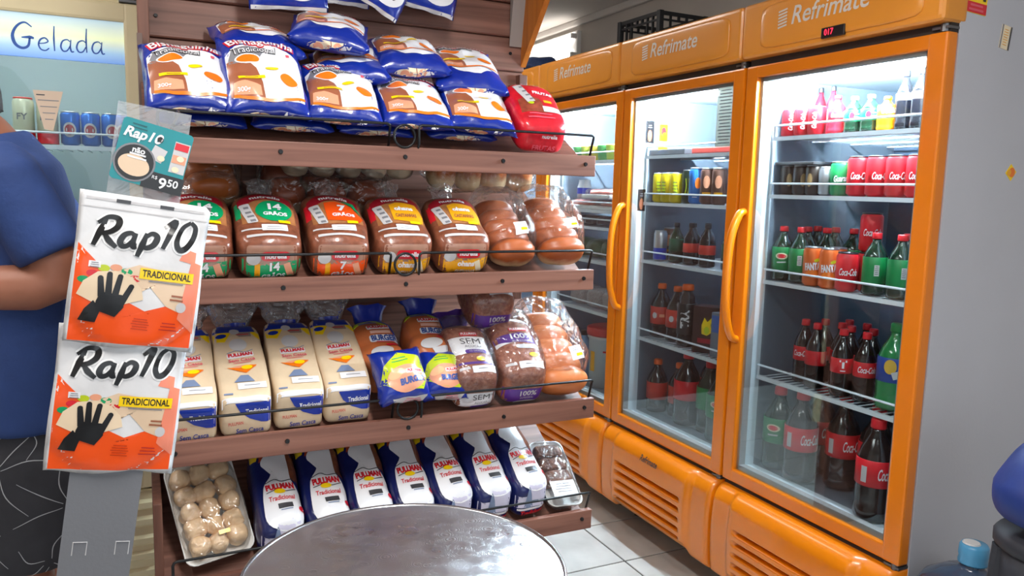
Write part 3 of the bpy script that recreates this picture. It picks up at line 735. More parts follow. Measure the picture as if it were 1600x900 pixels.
# bags piled at the back
for k, (x, y, z, yaw, tl, rl, lb) in enumerate([
    (0.262, 1.880, 1.586, 3, 18, 0, 'roll bag lying behind the upright lettered bag, white band up'),
    (0.455, 1.850, 1.536, -10, 22, -4, 'roll bag lying crosswise behind the third front bag'),
    (0.402, 1.872, 1.616, -14, 22, 6, 'topmost roll bag crowning the pile, pointed corner out'),
    (0.612, 1.865, 1.572, -6, 24, 0, 'roll bag on the pile with blue band and clear seam showing'),
    (0.760, 1.850, 1.535, -8, 30, 0, 'pale roll bag leaning at the fridge end of the pile')]):
    use(rbp[k % 2], WT(x, y, z, yaw, tl, rl) @ Matrix.Scale(1.06, 4), lb, G1)
# --- red fruit loaf
def fruit_loaf():
    t = thing('fruit_loaf', 'red wrapped fruit loaf leaning at the end of the top shelf', 'bread loaf'); W, L, H = 0.135, 0.225, 0.085
    b = loaf_body(W, L, H, 5, 0.08, 0.3, 5); P = Print(b); obj('bag', b, REDBAG, t, True); w_ = W/2
    P.poly([(-.8*w_, .3*L), (.2*w_, .3*L), (.1*w_, .55*L), (-.2*w_, .62*L), (-.75*w_, .55*L)], mat('ink_russet', (150, 70, 52), 0.35, vary=(80, 0.3)), 1)
    P.rect(-.42*w_, .66*L, .34*w_, .34*L, LGREY, 3, 16); P.lines(-.44*w_, .78*L, .2*w_, 4, .018, .006, GREY, 4, 16)
    P.text('FRUTAS', .34*w_, .68*L, .05*L, WHITE, 3, -4, bold=0.03, width=.8*w_); P.rect(.38*w_, .50*L, .34*w_, .05*L, MUSTARD, 3); P.rect(.42*w_, .36*L, .7*w_, .10*L, LGREY, 3, -3); P.ellipse(-.3*w_, .48*L, .12*w_, .03*L, LIME, 3); P.text('nutrella', -.05*w_, .88*L, .05*L, WHITE, 3, bold=0.02, width=1.0*w_)
    P.lines(-.1*w_, .27*L, 1.2*w_, 2, .012, .004, PINK, 3)
    P.build('printed_design', t); P = Print(P.bvh)
    P.frame((0, 0, 0.030), (1, 0, 0), (0, 0.4, 0.9)); P.rect(.2*w_, .028, .8*w_, .016, RED, 2, 0, .006); P.text('nutrella', .2*w_, .028, .010, WHITE, 3, bold=0.02); P.text('FRUTAS', .05*w_, -.002, .013, PINK, 3, bold=0.02)
    P.build('front_label', t); return t
fl = fruit_loaf(); fl.matrix_basis = MS(0, 0.905, 0.012, 0.004, -4, 8)

# --- grain loaves on the second shelf
def grain_loaf(main, fieldcol, big, small, seed, L=0.228):
    t = thing('grain_loaf', '', 'bread loaf'); W, H = 0.139, 0.088; w_ = W/2
    b = loaf_body(W, L, H, 5.5, 0.10, 0.3, seed); P = Print(b); obj('bag', b, BREADBODY, t, True)
    P.sy = 0.84; P.oy = 0.052*L
    P.poly([(-.85*w_, .70*L), (-.5*w_, .81*L), (0, .84*L), (.5*w_, .81*L), (.8*w_, .72*L), (.78*w_, .84*L), (.5*w_, .94*L), (-.5*w_, .94*L), (-.86*w_, .84*L)], MAROON, 2, (0, .885*L))
    P.poly([(-.95*w_, .52*L), (-.8*w_, .52*L), (-.78*w_, .8*L), (-.95*w_, .8*L)], RED if fieldcol is not GREEN else GREEN, 1)
    P.text('nutrella', 0, .875*L, .052*L, WHITE, 3, bold=0.03, width=.98*w_, arc=9)
    P.sy = 0.84; P.oy = 0.052*L
    P.poly([(-.8*w_, .40*L), (.82*w_, .40*L), (.84*w_, .68*L), (.6*w_, .80*L), (0, .84*L), (-.6*w_, .78*L), (-.8*w_, .6*L)], mat('ink_caramel', (176, 116, 72), 0.35, vary=(60, .2)), 1, (0, .6*L))
    if main == 'blob': P.ellipse(.20*w_, .615*L, .56*w_, .190*L, fieldcol, 3)
    elif main == 'leaf': P.poly([(-.32*w_, .46*L), (.70*w_, .42*L), (.84*w_, .50*L), (.55*w_, .74*L), (.05*w_, .81*L), (-.34*w_, .78*L)], fieldcol, 3); P.poly([(.25*w_, .82*L), (.55*w_, .76*L), (.84*w_, .58*L), (.66*w_, .80*L)], GREEN, 4)
    else: P.poly([(-.25*w_, .46*L), (.75*w_, .42*L), (.86*w_, .58*L), (.68*w_, .79*L), (.0, .81*L), (-.27*w_, .77*L)], fieldcol, 3)
    P.text(big, .20*w_, .675*L, .105*L if len(big) < 4 else .07*L, WHITE, 5, bold=0.05, width=None if len(big) < 4 else .66*w_)
    P.text(small, .22*w_, .545*L, .058*L, WHITE if main != 'square' else BROWN, 5, bold=0.04, width=.74*w_)
    P.rect(-.58*w_, .575*L, .32*w_, .36*L, LGREY, 3, 10, .004); P.lines(-.62*w_, .685*L, .2*w_, 4, .0195, .0085, GREY, 4, 10)
    P.rect(.46*w_, .415*L, .36*w_, .045*L, YELLOW, 5, 3)
    P.sy = 1.0; P.oy = -0.015*L
    P.rect(.14*w_, .335*L, .78*w_, .085*L, WHITE, 3, 0, .002); P.lines(.14*w_, .345*L, .6*w_, 2, .006, .0012, GREY, 4)
    P.rect(.02*w_, .235*L, 1.5*w_, .03*L, LGREY, 2, 0, .002); P.rect(-.2*w_, .32*L, 1.3*w_, .02*L, LGREY, 2)
    P.frame((0, 0, 0.058), (1, 0, 0), (0, 0.55, 0.83)); P.oy = 0.0; P.rect(0, .014, 1.5*w_, .044, mat('ink_bread_film_glare', (172, 128, 108), .25, coat=.5, vary=(40, .12)), 1, 0, .006)  # bread seen through film, with the film's glare painted into its colour
    P.rect(.10*w_, .012, .86*w_, .021, RED, 3, 0, .009); P.text('nutrella', .10*w_, .012, .011, WHITE, 4, bold=0.03, width=.66*w_); P.ellipse(-.55*w_, .006, .2*w_, .013, LGREY, 3)
    P.frame((0, 0, 0.020), (1, 0, 0), (0, 0, 1))
    P.rect(0, 0.008, 1.74*w_, .040, fieldcol, 1); P.rect(-.44*w_, .006, .16*w_, .036, MUSTARD, 2); P.rect(.52*w_, .006, .2*w_, .036, SALMON if fieldcol is not MUSTARD else CREAM, 2, 18)
    P.text(big, .05*w_, .016, .018 if len(big) < 4 else .013, WHITE, 3, bold=0.04); P.text(small, .05*w_, -.006, .012, WHITE, 3, bold=0.03, width=.72*w_)
    P.build('printed_design', t); tail(t, (0, L-0.01, H*0.55), 25, 0.06, 0.035, 0.03, FILM2, 'bag_tail', seed)
    return t
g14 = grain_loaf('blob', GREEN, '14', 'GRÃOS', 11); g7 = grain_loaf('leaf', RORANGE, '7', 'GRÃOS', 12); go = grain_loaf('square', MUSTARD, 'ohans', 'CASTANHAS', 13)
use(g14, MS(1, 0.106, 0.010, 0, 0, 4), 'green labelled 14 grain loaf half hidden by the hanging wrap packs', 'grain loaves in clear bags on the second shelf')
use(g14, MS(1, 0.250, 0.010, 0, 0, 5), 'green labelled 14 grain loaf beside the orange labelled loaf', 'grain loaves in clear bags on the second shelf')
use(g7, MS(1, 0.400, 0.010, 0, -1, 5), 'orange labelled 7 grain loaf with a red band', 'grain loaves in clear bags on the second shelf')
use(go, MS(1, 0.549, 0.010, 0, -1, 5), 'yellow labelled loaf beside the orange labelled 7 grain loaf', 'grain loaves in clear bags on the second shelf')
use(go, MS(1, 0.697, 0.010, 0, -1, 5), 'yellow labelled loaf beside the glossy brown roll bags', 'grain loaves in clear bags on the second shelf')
# --- clear bags of rolls
def film_shell(parent, W, L, H, e, seed, m=FILM, z0=0.005, taper=0.35, amt=0.007):
    b = loaf_body(W, L, H, e, 0.04, taper, seed, amt)
    for v in b.verts: v.co.z += z0
    P = Print(b); obj('clear_bag', b, m, parent, True); return P
def roll_bm(W, D, H, seed, score=True):
    b = sbox(10, 2.6)
    for v in b.verts:
        x, y, z = v.co; z2 = z if z > 0 else z*0.55
        v.co = Vector((x*W/2*(1-0.05*abs(y)), y*D/2, (z2+0.55)/1.55*H))
        if score and z > 0.2: v.co.z -= 0.004*max(0, 1-abs(y-0.25*math.sin(3*x))*7)
    return jitter(b, 0.0025, 30, seed)
def roll_row(name, cat, n, W, D, H, pitch, m, seed, film=True, tagpos=None, shell_e=4.5, lean=18, cols=1):
    t = thing(name, '', cat); L = pitch*n+0.03
    for c in range(cols):
        for k in range(n):
            b = roll_bm(W/cols*0.97, D, H, seed+k+c*9); bmesh.ops.transform(b, matrix=Matrix.Translation(((c-(cols-1)/2)*W/cols, 0.02+pitch*(k+.5), 0.004)) @ Matrix.Rotation(R(lean), 4, 'X'), verts=b.verts); obj('roll', b, m, t, True)
    P = film_shell(t, W+0.014, L+0.02, H*1.14+0.012, shell_e, seed)
    if tagpos: Q = P; price_tag(Q, tagpos[0], tagpos[1], 3, 3); Q.build('price_label', t)
    return t
use(roll_row('roll_pack', 'bread rolls', 5, 0.122, 0.062, 0.080, 0.041, CR_BROWN, 31, tagpos=(0.012, 0.045), lean=22), MS(1, 0.838, 0.030, 0.002, -1, 3), 'clear bag of dark scored rolls beside the yellow labelled loaf')
use(roll_row('roll_pack', 'bread rolls', 5, 0.132, 0.062, 0.086, 0.043, CR_BROWN, 41, tagpos=(0.018, 0.055), lean=22), MS(1, 0.976, 0.030, 0.002, -2, 3), 'clear bag of dark scored rolls at the end of the second shelf')
use(roll_row('roll_pack', 'bread rolls', 3, 0.13, 0.075, 0.082, 0.060, CR_GOLD, 51, lean=8), MS(1, 0.150, 0.235, 0.030, 4), 'clear bag of golden rolls behind the green labelled loaves')
use(roll_row('roll_pack', 'bread rolls', 2, 0.30, 0.085, 0.085, 0.085, CR_DARK, 61, lean=8, cols=3), MS(1, 0.415, 0.225, 0.012, 0), 'clear bag of shiny dark rolls behind the orange labelled loaf')
use(roll_row('long_roll_pack', 'bread rolls', 1, 0.330, 0.10, 0.085, 0.095, crust('crust_top_only', (150, 74, 40), (244, 228, 196), 0.62), 71, lean=0, cols=5), WT(0.474, 1.915, 1.326, 2, 18), 'long clear bag of white sided rolls lying across the back')
use(roll_row('long_roll_pack', 'bread rolls', 1, 0.300, 0.10, 0.088, 0.095, crust('crust_gold_top', (190, 104, 46), (242, 216, 170), 0.42), 81, lean=0, cols=4), WT(0.832, 1.915, 1.300, -2, 20), 'long clear bag of golden pull-apart rolls lying across the back')

# --- crustless loaves, third shelf
def crustless(seed):
    t = thing('crustless_loaf', '', 'bread loaf'); W, L, H = 0.108, 0.282, 0.092; w_ = W/2
    b = loaf_body(W, L, H, 11, 0.0, 0.12, seed, 0.0025); P = Print(b); obj('bag', b, BEIGEBAG, t, True)
    P.poly([(-.93*w_, .86*L), (-.1*w_, .87*L), (.93*w_, .86*L), (.9*w_, .985*L), (-.9*w_, .985*L)], BLUE, 2); P.poly([(-.93*w_, .76*L), (-.5*w_, .745*L), (-.35*w_, .80*L), (-.2*w_, .86*L), (-.93*w_, .87*L)], YELLOW, 1); P.poly([(.55*w_, .87*L), (.93*w_, .87*L), (.93*w_, .765*L), (.78*w_, .79*L)], YELLOW, 1)
    P.ellipse(-.62*w_, .815*L, .22*w_, .026*L, BLUE, 3, 12); P.poly([(-.12*w_, .86*L), (.6*w_, .86*L), (.6*w_, .80*L), (.1*w_, .80*L)], mat('ink_taupe', (158, 138, 126), 0.4), 2); P.rect(.26*w_, .83*L, .5*w_, .012*L, RED, 3)
    P.ellipse(0, .70*L, .36*w_, .075*L, LGREY, 2); P.ellipse(-.06*w_, .87*L, .2*w_, .04*L, LGREY, 4)     # plain pale medallion
    P.rect(.02*w_, .575*L, 1.06*w_, .055*L, WHITE, 2, 4, .004); P.stroke([(-.5*w_, .60*L), (-.1*w_, .625*L), (.2*w_, .605*L), (.55*w_, .63*L)], .0018, SLATE, 3)
    P.text('PULLMAN', .02*w_, .578*L, .034*L, RED, 4, 4, bold=0.05, width=.96*w_); P.text('Sem Casca', .05*w_, .518*L, .034*L, PINK, 4, 3, bold=0.02, width=1.04*w_); P.rect(.05*w_, .488*L, .7*w_, .006*L, PINK, 4, 3)
    P.poly([(-.58*w_, .44*L), (-.2*w_, .40*L), (.15*w_, .37*L), (.6*w_, .45*L), (.3*w_, .455*L), (-.1*w_, .43*L)], ORANGE, 3, (.05*w_, .42*L)); P.ellipse(.08*w_, .435*L, .5*w_, .026*L, SALMON, 2, 4); P.ellipse(.2*w_, .432*L, .22*w_, .022*L, YELLOW, 4)
    P.poly([(-.1*w_, .345*L), (.2*w_, .345*L), (.42*w_, .27*L), (-.38*w_, .27*L)], SLATE, 3); P.rect(.28*w_, .225*L, 1.1*w_, .066*L, WHITE, 3); P.lines(.28*w_, .228*L, .8*w_, 1, .01, .0016, GREY, 4)
    P.rect(-.66*w_, .155*L, .34*w_, .014*L, SLATE, 3); P.rect(0, .105*L, 1.84*w_, .030*L, WHITE, 3)
    P.frame((0, 0, 0.046), (1, 0, 0), (0, 0.25, 0.97))
    P.poly([(-.45*w_, .040), (.9*w_, .040), (.9*w_, -.010), (.55*w_, -.008), (.1*w_, .002), (-.25*w_, .018)], BLUE, 2, (.35*w_, .020)); P.text('Tradicional', .38*w_, .019, .0115, WHITE, 4, 2, bold=0.03, width=.86*w_)
    P.text('PULLMAN', -.42*w_, -.008, .008, RED, 3, 3, width=.55*w_); P.text('Sem Casca', .10*w_, -.026, .011, BLUE, 3, 2, bold=0.01, width=1.05*w_, shear=0.15)
    P.build('printed_design', t); tail(t, (0.0, L-0.012, H*0.5), 32, 0.085, 0.045, 0.055, FILM2, 'bag_tail', seed); tail(t, (0.005, L-0.015, H*0.52), 38, 0.04, 0.045, 0.02, BLUEBAG, 'gathered_neck', seed+3)
    return t
cl = [crustless(21), crustless(22)]
GC = 'beige crustless loaves on the third shelf'
for k, (x, lb) in enumerate(((0.078, 'beige crustless loaf half hidden by the hanging wrap packs'), (0.190, 'beige crustless loaf second from the hanging strip'), (0.303, 'beige crustless loaf third from the hanging strip'), (0.412, 'beige crustless loaf beside the burger bun bag'))):
    use(cl[k % 2], MS(2, x, 0.008+0.004*k, 0, random.uniform(-1.5, 1.5)), lb, GC)
# --- burger bun bags
def burger_bag(seed, title=True):
    t = thing('burger_bun_bag', '', 'bread buns'); W, L, H = 0.118, 0.215, 0.10; w_ = W/2; b = sbox(14, 3.2)
    for v in b.verts:
        x, y, z = v.co; k = 1-0.10*math.exp(-(y*4.5)**2); v.co = Vector((x*k*W/2, (y+1)/2*L+0.3*(z+1)/2*H*(1-y)/2, (z+1)/2*H*k))
    jitter(b, 0.005, 22, seed); P = Print(b); obj('buns_in_bag', b, mat('bun_through_film', (190, 106, 62), 0.28, coat=0.5, vary=(14, 0.22), bump=(20, 0.2)), t, True)
    P.poly([(-.6*w_, .86*L), (0, .93*L), (.6*w_, .80*L), (.9*w_, .58*L), (.98*w_, .5*L), (.96*w_, .85*L), (.5*w_, .985*L), (-.4*w_, .985*L)], BLUE, 2, (.5*w_, .88*L)); P.poly([(-.85*w_, .80*L), (-.5*w_, .90*L), (0, .92*L), (.55*w_, .76*L), (.6*w_, .81*L), (.1*w_, .965*L), (-.6*w_, .95*L)], LIME, 3, (0, .925*L))
    P.rect(-.18*w_, .86*L, .8*w_, .03*L, SLATE, 4, 4); P.rect(.16*w_, .765*L, 1.0*w_, .07*L, WHITE, 3, 3, .004); P.text('PULLMAN', .16*w_, .766*L, .042*L, RED, 5, 3, bold=0.05, width=.9*w_)
    P.rect(.2*w_, .69*L, .9*w_, .04*L, ink('blush', (240, 190, 170)), 3, 3); P.rect(.28*w_, .60*L, 1.24*w_, .105*L, WHITE, 3, 4, .006); P.text('BURGER', .28*w_, .602*L, .075*L, ink('burger_blue', (60, 86, 156)), 5, 4, bold=0.05, width=1.14*w_); P.rect(.3*w_, .545*L, .8*w_, .022*L, PINK, 4, 4)
    P.rect(.5*w_, .47*L, .5*w_, .05*L, RED, 4, 2, .004); P.ellipse(-.05*w_, .36*L, .5*w_, .075*L, LGREY, 3, 12); P.poly([(-.1*w_, .28*L), (.9*w_, .34*L), (.8*w_, .16*L), (.1*w_, .14*L)], LGREY, 3)
    P.build('printed_design', t); tail(t, (0.01, L-0.015, H*0.5), 30, 0.07, 0.045, 0.045, BLUEBAG, 'bag_tail', seed)
    return t
b1 = burger_bag(3); b2 = burger_bag(4)
use(b1, MS(2, 0.520, 0.075, 0.0, 3), 'burger bun bag beside the crustless loaves', 'burger bun bags'); use(b2, MS(2, 0.640, 0.085, 0.006, -2), 'burger bun bag with a blue gathered tail in the middle of the third shelf', 'burger bun bags')
def mini_burger(seed, W=0.128):
    t = thing('burger_bun_pack', '', 'bread buns'); L, T = 0.14, 0.085; w_ = W/2; b = pillow(W, L, T, 18, 18, seed, 0.15, 0.1, 0.006, 0.45); P = Print(b)
    obj('bag', b, BLUEBAG, t, True); P.eps = 0.0012; P.step = 0.006; P.sy = 1.1; P.oy = -0.17*L; P.poly([(-.9*w_, .45*L), (-.7*w_, .7*L), (-.1*w_, .9*L), (.7*w_, .82*L), (.9*w_, .5*L), (.6*w_, .28*L), (-.4*w_, .3*L)], LIME, 1, (0, .6*L)); P.lines(-.1*w_, .80*L, .7*w_, 2, .007, .002, GREEN, 2, 4)
    P.ellipse(.03*w_, .47*L, .72*w_, .20*L, SALMON, 2, 4); P.ellipse(-.35*w_, .54*L, .3*w_, .07*L, ink('peach', (246, 186, 140)), 3, 20); P.rect(.35*w_, .56*L, .7*w_, .07*L, WHITE, 3, 3, .003); P.text('PULLMAN', .35*w_, .56*L, .045*L, RED, 4, 3, bold=0.04, width=.6*w_)
    P.text('BURGER', .22*w_, .42*L, .085*L, ink('burger_blue', (60, 86, 156)), 4, 5, bold=0.06, width=.95*w_); P.ellipse(.74*w_, .5*L, .12*w_, .05*L, LGREY, 4)
    P.sy = 1.0; P.oy = -0.004; P.frame((0, 0, T*0.5), (1, 0, 0), (0, 0.45, 0.89)); P.poly([(-.55*w_, .018), (.8*w_, .020), (.6*w_, -.008), (0, -.014), (-.4*w_, -.004)], LGREY, 2, (.1*w_, .005)); P.lines(.25*w_, .012, .7*w_, 3, .006, .002, PINK, 3)
    P.build('printed_design', t); return t
use(mini_burger(6), MS(2, 0.535, 0.012, 0.034, 4, 22), 'lime and blue burger bun pack propped in front of the bun bags', 'lime and blue burger bun packs'); use(mini_burger(7, 0.115), MS(2, 0.645, 0.030, 0.006, -4, 14), 'lime and blue burger bun pack low beside the white labelled loaf', 'lime and blue burger bun packs')
# --- wholegrain loaves with white or purple bands
def whole_loaf(kind, W, L, seed):
    t = thing('wholegrain_loaf', '', 'bread loaf'); H = 0.098; w_ = W/2; b = loaf_body(W, L, H, 5, 0.08, 0.35, seed); P = Print(b); obj('bag', b, SEEDBODY, t, True)
    if kind == 'sem':
        P.rect(0, .56*L, 1.9*w_, .25*L, WHITE, 1); P.rect(.1*w_, .72*L, .8*w_, .055*L, RED, 2, 2, .004); P.text('PULLMAN', .1*w_, .72*L, .034*L, WHITE, 4, 2, bold=0.03, width=.7*w_); P.text('SEM', .08*w_, .61*L, .085*L, DGREY, 3, bold=-0.005, width=.9*w_); P.text('AÇÚCAR', .14*w_, .535*L, .034*L, GREY, 3, width=.8*w_); P.rect(.18*w_, .462*L, 1.0*w_, .055*L, PURPLE, 3, 2, .006); P.text('12 GRÃOS', .18*w_, .462*L, .026*L, LGREY, 4, 2)
        P.rect(0, .30*L, 1.7*w_, .03*L, PURPLE, 1); P.ellipse(.25*w_, .35*L, .2*w_, .03*L, YELLOW, 3)
    else:
        P.poly([(-.9*w_, .80*L), (0, .84*L), (.85*w_, .80*L), (.85*w_, .88*L), (0, .92*L), (-.85*w_, .88*L)], WHITE, 1, (0, .86*L)); P.rect(.18*w_, .70*L, .8*w_, .05*L, RED, 2, 3, .004); P.text('PULLMAN', .18*w_, .70*L, .032*L, WHITE, 4, 3, bold=0.03, width=.7*w_); P.poly([(-.9*w_, .48*L), (-.2*w_, .52*L), (.9*w_, .50*L), (.9*w_, .62*L), (.2*w_, .66*L), (-.9*w_, .60*L)], PURPLE, 1, (0, .565*L)); P.text('100%', .2*w_, .60*L, .07*L, LGREY, 3, 4, bold=0.02, width=.95*w_); P.text('INTEGRAL', .2*w_, .53*L, .028*L, LGREY, 3, 4, width=.85*w_)
        P.rect(.32*w_, .455*L, .9*w_, .055*L, LGREY, 3, 3, .006); P.poly([(-.9*w_, .46*L), (-.3*w_, .50*L), (-.9*w_, .52*L)], WHITE, 2); P.ellipse(.5*w_, .35*L, .2*w_, .028*L, YELLOW, 3)
    P.rect(.28*w_, .225*L, 1.05*w_, .075*L, WHITE, 3, 2, .003); P.lines(.28*w_, .228*L, .7*w_, 1, .01, .0016, GREY, 4, 2); P.rect(-.55*w_, .235*L, .45*w_, .03*L, LGREY, 2, 2)
    P.frame((0, 0, 0.030), (1, 0, 0), (0, 0.2, 0.97))
    if kind == 'sem': P.rect(0, .008, 1.7*w_, .036, WHITE, 1); P.text('SEM', .2*w_, .014, .014, DGREY, 2, width=.75*w_); P.text('AÇÚCAR', .2*w_, .000, .006, GREY, 2); P.rect(.15*w_, -.012, .8*w_, .009, PURPLE, 2, 0, .003)
    else: P.rect(0, .008, 1.7*w_, .038, PURPLE, 1); P.text('100%', .15*w_, .014, .014, LGREY, 2, bold=0.02, width=.7*w_); P.text('INTEGRAL', .15*w_, .001, .006, LGREY, 2); P.ellipse(.1*w_, -.012, .5*w_, .006, LGREY, 2)
    P.build('printed_design', t); Ls = film_shell(t, W+0.006, L+0.035, H*1.06+0.006, 4.5, seed+1, amt=0.005)
    return t
sem = whole_loaf('sem', 0.118, 0.235, 9); cem = whole_loaf('cem', 0.130, 0.250, 10)
use(sem, MS(2, 0.725, 0.010, 0, -2, 4), 'seeded loaf with a white SEM band'); use(cem, MS(2, 0.852, 0.010, 0, -4, 5), 'seeded loaf with a purple 100% band at the front', 'seeded loaves with a purple band'); use(cem, MS(2, 0.815, 0.195, 0.090, -2, 6), 'seeded loaf with a purple 100% band lying behind and above', 'seeded loaves with a purple band')
pt = thing('purple_bag_end', 'crumpled purple end of a bread bag behind the white SEM loaf', 'bread bag', M=MS(2, 0.735, 0.215, 0.045)); tail(pt, (0, 0, 0), 20, 0.09, 0.04, 0.05, mat('purple_bag_film', (70, 36, 128), 0.28, coat=0.5, bump=(30, 0.4)), 'bag_end', 8); obj('clip', B(-0.012, 0.012, 0.015, 0.025, -0.006, 0.010, bev=0.002), WHITE, pt)
# --- hot dog buns
t = thing('hot_dog_bun_pack', 'clear bag of five orange hot dog buns at the end of the third shelf', 'bread buns', M=MS(2, 0.976, 0.030, 0.004, -3, 5))
for k in range(5):
    b = roll_bm(0.142, 0.072, 0.082, 90+k, False); bmesh.ops.transform(b, matrix=Matrix.Translation((0, 0.042+0.050*k, 0.002)) @ Matrix.Rotation(R(26), 4, 'X'), verts=b.verts); obj('bun', b, CR_BUN, t, True)
P = film_shell(t, 0.158, 0.310, 0.106, 4.2, 95, FILM, taper=0.5, amt=0.008); price_tag(P, 0.030, 0.058, 8, 3, 0.034, 0.036); P.build('price_label', t)

# --- sliced white loaves, bottom shelf
def white_loaf(seed):
    t = thing('white_loaf', '', 'bread loaf'); W, L, H = 0.104, 0.290, 0.098; w_ = W/2; b = loaf_body(W, L, H, 5, 0.06, 0.3, seed, 0.005); P = Print(b); obj('bag', b, NAVYBAG, t, True)
    P.poly([(-.9*w_, .80*L), (-.4*w_, .78*L), (.3*w_, .80*L), (.92*w_, .74*L), (.9*w_, .97*L), (-.9*w_, .97*L)], BREADBODY, 1, (0, .87*L)); P.poly([(.5*w_, .55*L), (.94*w_, .50*L), (.94*w_, .80*L), (.4*w_, .80*L)], BREADBODY, 1)
    P.poly([(-.95*w_, .76*L), (-.7*w_, .76*L), (-.5*w_, .88*L), (-.2*w_, .90*L), (-.1*w_, .96*L), (-.7*w_, .95*L), (-.92*w_, .88*L)], YELLOW, 2, (-.7*w_, .88*L)); P.poly([(-.62*w_, .73*L), (-.45*w_, .87*L), (-.1*w_, .86*L), (.3*w_, .88*L), (-.2*w_, .78*L)], mat('ink_rust', (170, 66, 36), 0.4), 3); P.ellipse(-.35*w_, .90*L, .2*w_, .022*L, DGREY, 3, 20)
    # plain white printed field (bell shaped), no character
    P.poly([(p.x, p.y) for p in catmull([(x_, y_, 0) for x_, y_ in ((-.5*w_, .50*L), (-.60*w_, .44*L), (-.66*w_, .30*L), (-.55*w_, .14*L), (.2*w_, .09*L), (.86*w_, .14*L), (.92*w_, .32*L), (.78*w_, .46*L), (.6*w_, .54*L), (.58*w_, .70*L), (.5*w_, .84*L), (.1*w_, .88*L), (-.22*w_, .82*L), (-.52*w_, .74*L), (-.5*w_, .68*L), (-.2*w_, .66*L), (-.22*w_, .58*L))], 4, True)], WHITE, 4, (.12*w_, .5*L))
    P.stroke([(-.5*w_, .50*L), (-.1*w_, .53*L), (.2*w_, .505*L), (.7*w_, .53*L)], .0022, DGREY, 6); P.text('PULLMAN', .1*w_, .455*L, .055*L, RED, 6, 4, bold=0.06, width=1.2*w_); P.stroke([(-.5*w_, .40*L), (0, .425*L), (.3*w_, .405*L), (.75*w_, .43*L)], .002, DGREY, 6)
    P.ellipse(.06*w_, .405*L, .24*w_, .022*L, YELLOW, 7); P.text('Tradicional', .1*w_, .345*L, .042*L, RED, 6, 4, bold=0.02, width=1.1*w_, shear=0.15); P.rect(.22*w_, .275*L, .62*w_, .045*L, DGREY, 6, 4); P.rect(.25*w_, .24*L, .5*w_, .008*L, SLATE, 6, 4)
    P.ellipse(.86*w_, .24*L, .12*w_, .026*L, RED, 6); P.poly([(-.2*w_, .13*L), (.3*w_, .18*L), (.9*w_, .16*L), (.9*w_, .02*L), (-.2*w_, .02*L)], ink('lilac', (214, 210, 232)), 3); P.poly([(-.5*w_, .02*L), (-.2*w_, .12*L), (.1*w_, .02*L)], SLATE, 5)
    P.frame((0, 0, 0.040), (1, 0, 0), (0, 0.2, 0.97)); P.rect(0, .018, 1.7*w_, .032, ink('lilac', (214, 210, 232)), 1); P.rect(0, -.014, 1.7*w_, .026, NAVY, 2); P.text('Tradicional', .1*w_, -.014, .014, RED, 4, 3, bold=0.06, width=1.3*w_); P.rect(.0, -.002, 1.5*w_, .006, WHITE, 3, 2); P.lines(.1*w_, .02, .6*w_, 2, .006, .002, SLATE, 3)
    P.build('printed_design', t); tail(t, (0, L-0.012, H*0.5), 35, 0.08, 0.040, 0.038, FILM2, 'bag_tail', seed)
    return t
wl = [white_loaf(15), white_loaf(16)]
GW = 'navy and white sliced loaves on the bottom shelf'
for k, (x, lb) in enumerate(((0.258, 'navy and white sliced loaf beside the tray of pale rolls'), (0.362, 'navy and white sliced loaf second from the tray of pale rolls'), (0.465, 'navy and white sliced loaf third from the tray of pale rolls'), (0.569, 'navy and white sliced loaf in the middle of the bottom row'), (0.673, 'navy and white sliced loaf third from the brown cake tray'), (0.776, 'navy and white sliced loaf second from the brown cake tray'), (0.880, 'navy and white sliced loaf beside the brown cake tray'))):
    use(wl[k % 2], MS(3, x, 0.010, 0.002, random.uniform(-1, 2), 0, random.uniform(-1, 1)), lb, GW)
# --- foam trays
FOAM = mat('foam_white', (232, 232, 230), 0.7, bump=(200, 0.1))
def foam_tray(t, W, L, H):
    b = bmesh.new(); R_ = []
    for s, z in ((0.86, 0.0), (1.0, H), (1.04, H+0.002), (1.04, H-0.002), (0.97, H-0.004), (0.83, 0.005)):
        pts = rect(0, L/2, W*s, L*s if s < 1 else L*(1+(s-1)*W/L), 0, 0.022); R_.append([b.verts.new((x, y, z)) for x, y in pts])
    for p, q in zip(R_, R_[1:]):
        for k in range(len(p)): b.faces.new((p[k], p[(k+1) % len(p)], q[(k+1) % len(p)], q[k]))
    b.faces.new(R_[0][::-1]); b.faces.new(R_[-1]); bmesh.ops.recalc_face_normals(b, faces=b.faces); obj('foam_tray', b, FOAM, t, True)
def cling(t, W, L, H, seed):
    b = sbox(12, 4)
    for v in b.verts: v.co = Vector((v.co.x*W/2*1.03, L/2+v.co.y*L/2*1.03, (v.co.z+1)/2*H-0.001))
    jitter(b, 0.004, 26, seed); obj('cling_film', b, FILM, t, True)
t = thing('roll_tray', 'white foam tray of pale small rolls under cling film', 'bread tray', M=MS(3, 0.133, 0.044, 0.008, 11, 20))
foam_tray(t, 0.142, 0.228, 0.024)
PALE = mat('pale_dough', (230, 198, 158), 0.5, coat=0.1, vary=(30, 0.12), bump=(60, 0.3))
for i in range(3):
    for j in range(5):
        b = sbox(8, 2.4); bmesh.ops.transform(b, matrix=Matrix.Translation((-0.041+0.041*i+random.uniform(-.003, .003), 0.035+0.039*j+random.uniform(-.003, .003), 0.028)) @ Matrix.Diagonal((0.0225, 0.0220, 0.022, 1)), verts=b.verts); jitter(b, 0.0065, 48, i*7+j); obj('small_roll', b, PALE, t, True)
cling(t, 0.142, 0.226, 0.056, 3)
obj('yellow_sticker', B(0.000, 0.024, 0.040, 0.049, 0.0555, 0.0563, bev=0.0), YELLOW, t)
